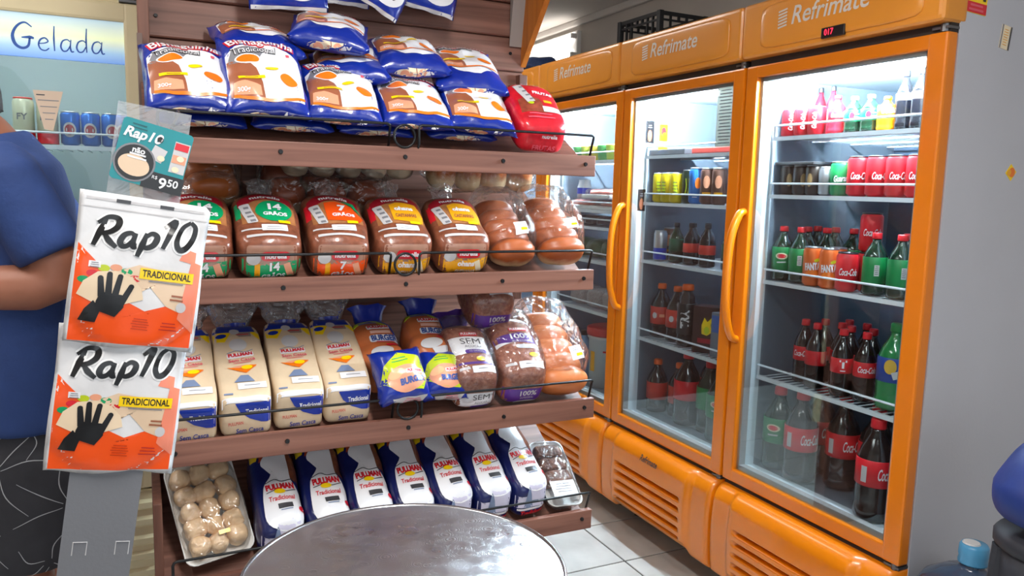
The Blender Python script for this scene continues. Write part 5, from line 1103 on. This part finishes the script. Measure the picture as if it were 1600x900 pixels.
b = bmesh.new(); box(b, CX0, CX0+.05, 0, .032, .40, 1.815, bev=.008); box(b, CX1-.05, CX1, 0, .032, .40, 1.815, bev=.008); box(b, CX0+.04, CX1-.04, .001, .031, 1.762, 1.8145, bev=.008); box(b, CX0+.04, CX1-.04, .001, .031, .40, .47, bev=.008); dr = obj('door', b, CREAMM, t)
obj('pane', B(CX0+.045, CX1-.045, .014, .018, .465, 1.648), clear('cooler_glass', (0.90, 0.95, 0.96), base=.022, edge=.35, rough=.04), dr)
# lit sign band across the top of the door
m = bpy.data.materials.new('lit_sign'); m.use_nodes = True; N = m.node_tree.nodes; L = m.node_tree.links; p = N['Principled BSDF']; p.inputs['Roughness'].default_value = .25
tc = N.new('ShaderNodeTexCoord'); sx = N.new('ShaderNodeSeparateXYZ'); rp_ = N.new('ShaderNodeValToRGB'); L.new(tc.outputs['Generated'], sx.inputs[0]); L.new(sx.outputs[2], rp_.inputs[0]); E_ = rp_.color_ramp.elements; E_[0].position = .0; E_[0].color = rgb(110, 150, 214); E_[1].position = .55; E_[1].color = rgb(226, 234, 190); e = E_.new(.22); e.color = rgb(150, 186, 220); e = E_.new(1.0); e.color = rgb(170, 196, 214)
L.new(rp_.outputs[0], p.inputs['Base Color']); L.new(rp_.outputs[0], p.inputs['Emission Color']); p.inputs['Emission Strength'].default_value = .75
sg = obj('lit_sign', B(CX0+.048, CX1-.048, .008, .020, 1.648, 1.765), m, dr)
Q = flatprint(); INKB = ink('sign_blue', (34, 84, 168)); Q.brush('a', -.066, 0, .068, INKB, (.003, .006, .003), 1, 0, .9); Q.brush('G', .0, -.004, .066, INKB, (.003, .0085, .005), 1, 0, .9); Q.brush('elada', .058, -.006, .066, INKB, (.0025, .0045, .003), 1, 1, .90)
bent_print(Q, lambda x, y, z: (.002+x, .0078-z, 1.674+y)); Q.build('lettering', sg)
b = bmesh.new(); ny, nz = 30, 40; G = []
for j in range(nz+1):
    zz = .06+.33*j/nz; d = .022*math.sin(math.pi*j/nz)+.010*(math.sin(j*2*math.pi/6.5) > .2); G.append([b.verts.new((CX0+(CX1-CX0)*i/ny, .03-d, zz)) for i in range(ny+1)])
for j in range(nz):
    for i in range(ny): b.faces.new((G[j][i], G[j][i+1], G[j+1][i+1], G[j+1][i]))
obj('base_grille', b, CREAMM, t); obj('base_box', B(CX0, CX1, .03, .62, .06, .22), CREAMM, t)
for xx in (CX0+.05, CX1-.05):
    for yy in (.08, .56): obj('foot', lathe(bmesh.new(), [(0, 0), (.02, 0), (.02, .06), (0, .06)], 10, M=Matrix.Translation((xx, yy, 0))), BLACKMETAL, t)
obj('hinge', B(CX1-.06, CX1-.01, -.006, .02, 1.816, 1.824, bev=.002), STEEL, t)
obj('light_tube', tube(bmesh.new(), [(CX0+.08, .06, 1.785), (CX1-.08, .06, 1.785)], .010, 8), mat('cooler_light', (240, 248, 255), .4, emit=60.0), t, True)
b = bmesh.new(); box(b, CX0+.036, CX1-.036, .055, .065, -.012, 0); tube(b, [(CX0+.036, .06, .034), (CX1-.036, .06, .034)], .0034, 6)
for k in range(20): xx = CX0+.05+(CX1-CX0-.1)*k/19; tube(b, [(xx, .06, -.003), (xx, .57, -.003)], .0022, 4)
ws = b; cs = None
for zc in (1.418, 1.06, .74):
    if cs is None: o = obj('wire_shelf', ws, WIREW, t); cs = o.data
    else: o = obj('wire_shelf', cs, WIREW, t)
    o.location = (0, 0, zc)
zc = 1.4188; ox, oy = -0.30, 2.50
K['stripe'] = can('', .128, .0265, mat('can_cream', (206, 206, 180), .35, .2), lambda Q: (Q.rect(0, -.045, .14, .034, RED, 1), Q.text('FY', 0, .01, .018, GREY, 1, bold=.02)), topm=mat('lid_red_plastic', (200, 70, 66), .4))
K['bluebeer'] = can('', .096, .0255, mat('can_royal', (36, 104, 196), .3, .4), lambda Q: (Q.ellipse(0, -.004, .017, .021, LGREY, 1), Q.ellipse(0, -.004, .012, .015, MAROON, 2)))
for x in (-.292, -.234): put('stripe', x, 2.60, zc, rr(10), 'tall cream can with red base in the cream cooler', 'tall cream cans')
for x in (-.178, -.126, -.094+.02, -.043+.0): put('bluebeer', x, 2.60, zc, rr(8), 'blue can with round badge in the cream cooler', 'blue cans with round badges')
for k in range(6): put('bluebeer', -.36+.058*k, 2.60, 1.0608, rr(60), 'blue can on the lower shelf of the cream cooler', 'blue cans on the lower cooler shelf')
for k, (x, c) in enumerate(((-.05, (70, 26, 26)), (.0, (80, 30, 28)), (-.11, (52, 36, 34)))): pass
t = thing('handwritten_sign', 'tapered beige paper with handwritten lines taped to the cooler glass', 'paper sign', (-.222, 2.5125, 1.500)); b = bmesh.new(); q = [(-.013, -.042), (.008, -.046), (.036, .062), (-.036, .062)]; A = [b.verts.new((x, -.0005, z)) for x, z in q]; C = [b.verts.new((x, .0005, z)) for x, z in q]; b.faces.new(A); b.faces.new(C[::-1])
for k in range(4): b.faces.new((A[k], C[k], C[(k+1) % 4], A[(k+1) % 4]))
bmesh.ops.recalc_face_normals(b, faces=b.faces); obj('sheet', b, mat('paper_tan', (214, 190, 168), .8), t); Q = flatprint(); Q.rect(-.018, .050, .020, .003, DGREY, 1)
for k in range(4): Q.rect(.0, .036-.017*k, .050-.010*k, .0022, GREY, 1)
bent_print(Q, lambda x, y, z: (x, -.0008-z, y)); Q.build('writing', t)

# ================================================================== hanging strip with wrap packs
TH = R(8.7)
def strip_M(px, pz, y, rz=0.0): return Matrix.Translation((px, y, pz)) @ Matrix.Rotation(TH, 4, 'Y') @ Matrix.Rotation(R(90), 4, 'X')
STR_Y = 1.50
SO = Vector((0.035, STR_Y, 1.450))           # where the strip hangs from the shelf guard
hs = thing('hanging_strip', 'grey plastic hanging strip tilted in front of the rack', 'hanging strip', M=Matrix.Translation(SO) @ Matrix.Rotation(TH, 4, 'Y') @ Matrix.Rotation(R(90), 4, 'X'))
# local: x right, y up along the strip, z towards the shop
GREYP = mat('grey_plastic', (120, 122, 128), .4, bump=(150, .05))
obj('strip', B(-.066, .050, -.95, -.30, -.002, .000), GREYP, hs)
obj('clear_header', B(-.066, .050, -.30, -.0, -.002, .000), clear('strip_clear', (.9, .9, .9), .07, .5, .1, (20, .3), .18), hs)
for cx in (-.036, .032):
    b = bmesh.new(); tube(b, [(cx-.011, -.800, .001), (cx-.011, -.776, .001), (cx+.011, -.776, .001), (cx+.011, -.800, .001)], .0010, 5); obj('hook_slot', b, LGREY, hs)
    for yy in (-.170, -.397):
        b = bmesh.new(); tube(b, [(cx, yy, .000), (cx, yy, .008), (cx, yy+.012, .014)], .0025, 6); obj('hook', b, LGREY, hs)
b = bmesh.new(); tube(b, catmull([(.02, -.03, -.003), (.03, .0, -.03), (.03, .012, -.12), (.03, .013, -.205), (.03, .006, -.211)], 5), .002, 6); obj('hanger_wire', b, BLACKMETAL, hs, True)
GP = 'orange and white tortilla packs on the hanging strip'
def wrap_pack(label, cx, ytop, zoff, ang):
    W, Hh = .204, .260
    M = hs.matrix_basis @ Matrix.Translation((cx, ytop-Hh, zoff)) @ Matrix.Rotation(R(ang), 4, 'Z')
    t = thing('tortilla_pack', label, 'tortilla pack', M=M, group=GP)
    b = bmesh.new(); nx, ny = 24, 28; GG = {}
    for s in (1, -1):
        for j in range(ny+1):
            for i in range(nx+1):
                u = -1+2*i/nx; v = j/ny; edge = i in (0, nx) or j in (0, ny)
                if s == -1 and edge: GG[s, i, j] = GG[1, i, j]; continue
                rr_ = math.hypot(u*.95, (v-.42)/.44); f = max(0, 1-rr_**6)**.5 if rr_ < 1 else 0
                n = noise.noise(Vector((u*3, v*5, zoff*90)))
                z = (.011 if s > 0 else -.004)*f+(.0022*n if s > 0 else 0)+.001*s
                GG[s, i, j] = b.verts.new((u*W/2*(1+.012*math.sin(v*7)), v*Hh+(.003*math.sin(u*5) if j == 0 else 0), max(z, -.004)+.004))
        for j in range(ny):
            for i in range(nx):
                q = [GG[s, i, j], GG[s, i+1, j], GG[s, i+1, j+1], GG[s, i, j+1]]
                if s < 0: q.reverse()
                b.faces.new(q)
    P = Print(b); P.eps = .0011; P.step = .006; obj('pouch', b, mat('white_pouch_film', (226, 226, 228), .22, coat=.6, bump=(18, .25)), t, True)
    X = lambda q: [((x-.5)*W, y*Hh) for x, y in q]
    P.poly(X([(.03, .02), (.97, .02), (.97, .20), (.97, .36), (.80, .32), (.62, .24), (.46, .30), (.34, .40), (.28, .48), (.03, .66)]), RORANGE, 1, ((.4-.5)*W, .2*Hh)); P.poly(X([(.28, .48), (.5, .56), (.97, .50), (.97, .30), (.86, .26), (.74, .30), (.60, .42), (.46, .34)]), ink('tortilla', (228, 200, 170)), 2, ((.66-.5)*W, .45*Hh)); P.poly(X([(.84, .22), (.98, .12), (.98, .60), (.90, .62)]), ink('coral', (240, 138, 110)), 3); P.poly(X([(.80, .62), (.93, .60), (.93, .68), (.84, .70)]), ink('coral', (240, 138, 110)), 2)
    # taco
    P.poly(X([(.06, .33), (.10, .42), (.2, .49), (.33, .505), (.46, .47), (.54, .40), (.56, .33), (.42, .29), (.2, .28)]), ink('taco', (236, 212, 180)), 3, ((.31-.5)*W, .36*Hh))
    for x, y, c in ((.16, .475, RED), (.24, .515, LIME), (.33, .525, SALMON), (.41, .505, GREEN), (.48, .465, RED), (.10, .43, GREEN)): P.ellipse((x-.5)*W, y*Hh, .045*W, .022*Hh, c, 2, 0)
    P.rect((.17-.5)*W, .535*Hh, .09*W, .04*Hh, WHITE, 4); P.lines((.17-.5)*W, .545*Hh, .07*W, 3, .0035, .0012, GREY, 5)
    # black hand graphic
    P.poly(X([(.20, .24), (.36, .20), (.42, .27), (.40, .35), (.24, .36), (.21, .30)]), BLACK, 5); P.poly(X([(.09, .16), (.22, .155), (.25, .24), (.19, .30), (.13, .24)]), BLACK, 5)
    for q in ([(.245, .33), (.225, .45)], [(.295, .34), (.29, .48)], [(.345, .34), (.37, .47)], [(.39, .28), (.46, .41)]): P.stroke(X(q), (.0105, .0095, .0085), BLACK, 6, 4); P.ellipse((q[1][0]-.5)*W, q[1][1]*Hh, .0043, .0043, BLACK, 6)
    P.brush('Rap10', (.13-.5)*W, .655*Hh, .185*Hh, ink('halo', (250, 250, 250)), (.012, .017, .012), 3, 4, 1.06, .18); P.brush('Rap10', (.13-.5)*W, .655*Hh, .185*Hh, BLACK, (.006, .0105, .007), 6, 4, 1.06, .18)
    P.rect((.72-.5)*W, .505*Hh, .42*W, .072*Hh, YELLOW, 5, -1); P.text('TRADICIONAL', (.72-.5)*W, .505*Hh, .046*Hh, BLACK, 6, -1, bold=.02, width=.38*W); P.lines((.72-.5)*W, .458*Hh, .36*W, 1, .004, .002, GREY, 5, -1)
    P.lines((.82-.5)*W, .375*Hh, .12*W, 2, .007, .003, BROWN, 5, -3); P.lines((.56-.5)*W, .20*Hh, .14*W, 5, .0045, .0014, ink('dark_orange', (190, 56, 10)), 5, -2); P.lines((.78-.5)*W, .185*Hh, .14*W, 3, .006, .0014, MAROON, 5, -2); P.rect(0, .955*Hh, W*.9, .004, LGREY, 2); P.rect(0, .90*Hh, W*.96, .002, LGREY, 2); P.ellipse((.86-.5)*W, .30*Hh, .04*W, .035*Hh, LGREY, 4)
    for xx in (-.036, .032): P.rect(xx, .957*Hh, .022, .006, DGREY, 3)
    P.build('printed_design', t)
wrap_pack('orange and white tortilla pack hanging lower on the strip', -.005, -.385, .0012, 0.6)
wrap_pack('orange and white tortilla pack hanging upper on the strip, overlapping the other', .000, -.156, .0145, 0.3)
# teal price card
t = thing('price_card', 'teal price card reading 9,50 clipped to the hanging strip', 'price card', M=hs.matrix_basis @ Matrix.Translation((-.0035, -.083, .010)) @ Matrix.Rotation(R(-6.6), 4, 'Z'))
b = bmesh.new(); q = rect(0, 0, .113, .107, 0, .007); A = [b.verts.new((x, y, .0006)) for x, y in q]; C = [b.verts.new((x, y, -.0006)) for x, y in q]; b.faces.new(A); b.faces.new(C[::-1])
for k in range(len(q)): b.faces.new((A[k], C[k], C[(k+1) % len(q)], A[(k+1) % len(q)]))
bmesh.ops.recalc_face_normals(b, faces=b.faces); obj('card', b, TEAL, t); Q = flatprint(); Q.rect(.026, -.040, .066, .030, BLACK, 1); Q.text('9', .026, -.042, .019, WHITE, 3, bold=.02); Q.text('50', .042, -.038, .013, WHITE, 3, bold=.02); Q.text('R$', .012, -.034, .006, WHITE, 3); Q.ellipse(-.024, -.018, .033, .033, GREY, 2); Q.ellipse(-.024, -.018, .030, .030, BLACK, 3); Q.ellipse(-.024, -.023, .025, .018, ink('tortilla', (228, 200, 170)), 4, -8); Q.text('não', -.022, .003, .010, WHITE, 5, bold=.03); Q.lines(-.022, -.004, .034, 2, .006, .003, WHITE, 5)
Q.text('Rap10', -.022, .030, .017, WHITE, 3, 0, shear=.25, bold=.03); Q.lines(-.03, .046, .03, 2, .006, .002, ink('deep_teal', (6, 96, 104)), 2); Q.ellipse(.006, .031, .005, .005, BLACK, 3); Q.poly([(.030, .036), (.055, .036), (.055, -.018), (.030, -.018)], LGREY, 1); Q.rect(.042, .028, .022, .012, RED, 2); Q.rect(.042, .006, .022, .014, SALMON, 2)
for x, y in ((.044, .008), (.014, .0), (.040, -.012)): Q.ellipse(x, y, .006, .005, CREAM, 3)
Q.rect(.008, .006, .022, .024, LGREY, 1, -14)
for v in Q.V: v.z += .0006
Q.build('printed_design', t)

# ================================================================== water jug, dark crate and blue bag by the fridge side
JUG = mat('jug_water', (58, 78, 104), .12, coat=.6)
t = thing('water_jug', 'large water jug with light blue cap standing by the fridge side', 'water jug', (1.77, 1.105, 0)); b = bmesh.new(); r = .130
lathe(b, [(0, .006), (r*.8, 0), (r*.97, .012), (r, .04), (r, .12), (r*.95, .135), (r, .15), (r, .235), (r*.95, .25), (r, .265), (r, .335), (r*.96, .375), (r*.80, .415), (r*.50, .442), (r*.24, .455), (r*.21, .462), (r*.21, .485)], 36); obj('body', b, JUG, t, True)
b = bmesh.new(); lathe(b, [(.029, .468), (.032, .468), (.033, .472), (.031, .482), (.033, .490), (.032, .510), (.028, .516), (0, .516)], 22); cp = obj('cap', b, mat('cap_skyblue', (84, 160, 206), .35, coat=.2), t, True); obj('torn_seal', lathe(bmesh.new(), [(0, .5164), (.020, .5164), (.018, .5195), (0, .5198)], 14, M=Matrix.Translation((-.006, .004, 0))), mat('seal_white', (210, 212, 214), .5), cp)
STOOLM = mat('charcoal_plastic', (40, 42, 50), .6)
t = thing('plastic_stool', 'dark round plastic stool carrying the blue bag', 'stool', (1.66, 0.87, 0))
b = bmesh.new(); lathe(b, [(0, .62), (.104, .62), (.112, .628), (.112, .645), (.104, .655), (0, .655)], 28); obj('seat', b, STOOLM, t, True)
b = bmesh.new(); lathe(b, [(.098, .50), (.104, .50), (.104, .621), (.098, .621)], 28); obj('apron', b, STOOLM, t, True)
for k in range(4):
    a_ = R(45+90*k); b = bmesh.new(); loft(b, [((.092*math.cos(a_), .092*math.sin(a_), .621), .022, .022), ((.125*math.cos(a_), .125*math.sin(a_), 0), .017, .017)], 10); obj('leg', b, STOOLM, t)
b = sbox(14, 2.7)
for v in b.verts: x, y, z_ = v.co; v.co = Vector((x*.120*(1-.34*max(0, z_)), y*.110*(1-.25*max(0, z_)), (z_+1)*.098*(1+.10*x)))
t = thing('blue_bag', 'stuffed dark blue bag slumped on the dark stool', 'bag', (1.66, 0.87, .664)); jitter(b, .014, 12, 4); obj('sack', b, mat('blue_nylon', (24, 52, 128), .55, vary=(9, .2), bump=(14, .3)), t, True); obj('strap', tube(bmesh.new(), catmull([(-.04, -.03, .175), (-.03, -.02, .235), (.04, .02, .24), (.05, .03, .175)], 6), .007, 7), mat('navy_cloth', (24, 44, 84), .8, vary=(12, .3)), t, True)

# ================================================================== the customer at the left edge, facing left, seen from the left side
SKIN = mat('skin', (150, 96, 74), .5, vary=(18, .08)); SHIRT = mat('blue_tshirt', (38, 62, 116), .85, vary=(14, .12), bump=(90, .15)); SHORTS = mat('charcoal_shorts', (52, 52, 58), .85, vary=(16, .15)); HAIR = mat('dark_hair', (34, 26, 24), .6, vary=(60, .4), bump=(80, .6))
PX, PY = -0.272, 2.09
pr = thing('person', 'person in a blue T-shirt and dark patterned shorts facing the cooler side', 'person', (PX, PY, 0))
def remesh(o, vox, sm=6):
    m = o.modifiers.new('remesh', 'REMESH'); m.mode = 'VOXEL'; m.voxel_size = vox; m.use_smooth_shade = True
    s = o.modifiers.new('smooth', 'SMOOTH'); s.factor = .5; s.iterations = sm
    return o
AX = (0, 0, 1)
def limb(b, pts, seg=14):
    """pts: (pos, radius)"""
    n = len(pts); rg = []
    for i, (p, r_) in enumerate(pts):
        a = Vector(pts[max(0, i-1)][0]); c = Vector(pts[min(n-1, i+1)][0]); rg.append((p, r_, r_, (c-a).normalized(), (0, 1, 0) if abs((c-a).normalized().y) < .9 else (1, 0, 0)))
    return loft(b, rg, seg)
def arm_pts(s, grow=0.0):     # s=-1 near (left arm), +1 far
    y = s*.165
    return [((.005, s*.13, 1.345), .058+grow), ((.025, y, 1.315), .056+grow), ((.070, y+s*.012, 1.22), .050+grow), ((.118, y+s*.02, 1.12), .043+grow*.9)]
b = bmesh.new()
loft(b, [((.02, 0, .78), .118, .155), ((.025, 0, .86), .112, .150), ((.005, 0, 1.0), .105, .138), ((-.01, 0, 1.15), .118, .155), ((0, 0, 1.28), .112, .172), ((.0, 0, 1.36), .085, .150), ((-.012, 0, 1.392), .062, .078), ((-.045, 0, 1.425), .056, .058, (-.5, 0, 1)), ((-.090, 0, 1.465), .058, .058, (-.5, 0, 1))], 24)
hb = bmesh.new()
loft(hb, [((-.03, 0, 1.445), .035, .030), ((-.035, 0, 1.48), .075, .055), ((-.02, 0, 1.53), .098, .070), ((-.008, 0, 1.59), .104, .076), ((-.005, 0, 1.65), .085, .066), ((0, 0, 1.685), .035, .03)], 20)
limb(hb, [((-.105, 0, 1.585), .010), ((-.125, 0, 1.552), .014), ((-.115, 0, 1.535), .012)], 8)             # nose
for s in (-1, 1): loft(hb, [((.012, s*.070, 1.555), .010, .006), ((.012, s*.082, 1.575), .020, .008), ((.014, s*.080, 1.605), .014, .007)], 10)   # ears
HM = Matrix.Translation((-.103, 0, 1.428)) @ Matrix.Rotation(R(-14), 4, 'Y') @ Matrix.Translation((0, 0, -1.475)); bmesh.ops.transform(hb, matrix=HM, verts=hb.verts)
tm = bpy.data.meshes.new('t'); hb.to_mesh(tm); hb.free(); b.from_mesh(tm)
for s in (-1, 1):
    y = s*.185
    limb(b, [((.005, s*.13, 1.345), .058), ((.025, s*.165, 1.315), .056), ((.070, y-s*.008, 1.22), .050), ((.100, y, 1.145), .046), ((.098, y, 1.108), .050), ((.060, y, 1.096), .051), ((.0, y-s*.005, 1.096), .048), ((-.08, y-s*.02, 1.103), .038), ((-.14, y-s*.03, 1.11), .028)])
    limb(b, [((-.135, y-s*.03, 1.11), .028), ((-.18, y-s*.035, 1.115), .034), ((-.215, y-s*.035, 1.115), .030)])
    for q in range(4): yy = y-s*.035+(q-1.5)*.018; L0 = (.070, .082, .078, .062)[q]; limb(b, [((-.205, yy, 1.118), .0095), ((-.205-L0*.5, yy, 1.116), .009), ((-.205-L0*.9, yy, 1.095), .0075)], 8)
    limb(b, [((-.155, y-s*.055, 1.12), .012), ((-.185, y-s*.078, 1.125), .0105), ((-.212, y-s*.082, 1.118), .0085)], 8)
    limb(b, [((.02, s*.085, .86), .088), ((.018, s*.09, .70), .082), ((.01, s*.092, .52), .060), ((.0, s*.092, .46), .056), ((.015, s*.092, .34), .054), ((.02, s*.092, .20), .042), ((.02, s*.092, .09), .036), ((.02, s*.092, .05), .038)])
    loft(b, [((.055, s*.092, .035), .030, .032, (-1, 0, 0), (0, 1, 0)), ((-.03, s*.095, .032), .040, .028, (-1, 0, 0), (0, 1, 0)), ((-.12, s*.10, .022), .044, .018, (-1, 0, 0), (0, 1, 0)), ((-.165, s*.10, .016), .030, .011, (-1, 0, 0), (0, 1, 0))], 14)
bd = remesh(obj('body', b, SKIN, pr, True), .0075, 3)
b = bmesh.new()
loft(b, [((.02, 0, .765), .150, .188), ((.022, 0, .85), .146, .182), ((.012, 0, 1.0), .136, .172), ((.0, 0, 1.15), .138, .178), ((.005, 0, 1.28), .126, .186), ((.002, 0, 1.358), .108, .166), ((-.012, 0, 1.394), .088, .112), ((-.024, 0, 1.412), .074, .084, (-.3, 0, 1))], 26)
for s in (-1, 1): limb(b, [((.0, s*.12, 1.348), .066), ((.022, s*.168, 1.318), .070), ((.066, s*.182, 1.23), .070), ((.098, s*.188, 1.165), .073)])
remesh(obj('tshirt', b, SHIRT, pr, True), .010, 6)
b = bmesh.new(); loft(b, [((.02, 0, .60), .135, .165), ((.02, 0, .70), .142, .178), ((.02, 0, .80), .138, .172), ((.02, 0, .83), .132, .165)], 24)
for s in (-1, 1): loft(b, [((.015, s*.098, .455), .112, .100), ((.018, s*.095, .60), .118, .102), ((.02, s*.088, .72), .118, .098)], 20)
so = remesh(obj('shorts', b, SHORTS, pr, True), .010, 5)
b = bmesh.new(); loft(b, [((.06, 0, 1.49), .050, .060), ((.045, 0, 1.54), .075, .078), ((.015, 0, 1.60), .100, .086), ((-.01, 0, 1.655), .106, .082), ((-.005, 0, 1.70), .080, .062), ((0, 0, 1.72), .03, .025)], 20); bmesh.ops.transform(b, matrix=HM, verts=b.verts); remesh(obj('hair', b, HAIR, pr, True), .010, 3)
for s in (-1, 1): obj('sandal', B(-.175, .085, s*.097-.045, s*.097+.045, 0, .014, bev=.006), BLACKMETAL, pr)
# white line pattern on the shorts
dg = bpy.context.evaluated_depsgraph_get(); bpy.context.view_layer.update(); ev = so.evaluated_get(dg); me = ev.to_mesh(); tb = bmesh.new(); tb.from_mesh(me); ev.to_mesh_clear(); P = Print(tb); P.eps = .0012; P.frame((0, -.3, .62), (1, 0, 0), (0, 0, 1)); LINE = mat('white_line', (176, 178, 182), .8)
random.seed(11)
for cx, cz, n, ln, a0 in ((-.03, .08, 8, .13, 0), (.10, -.02, 7, .12, 40), (-.09, -.10, 7, .10, 80), (.04, .17, 6, .09, 20), (.06, -.14, 5, .09, 60)):
    for k in range(n):
        a = R(a0+360*k/n+random.uniform(-12, 12)); l = ln*random.uniform(.7, 1.1); c1 = random.uniform(-.02, .02); ux, uz = math.cos(a), math.sin(a)
        P.stroke([(cx+ux*.01, cz+uz*.01), (cx+ux*l*.5-uz*c1, cz+uz*l*.5+ux*c1), (cx+ux*l-uz*c1*.5, cz+uz*l+ux*c1*.5)], (.0012, .0022, .001), LINE, 1, 5)
P.build('line_pattern', so)['kind'] = 'stuff'
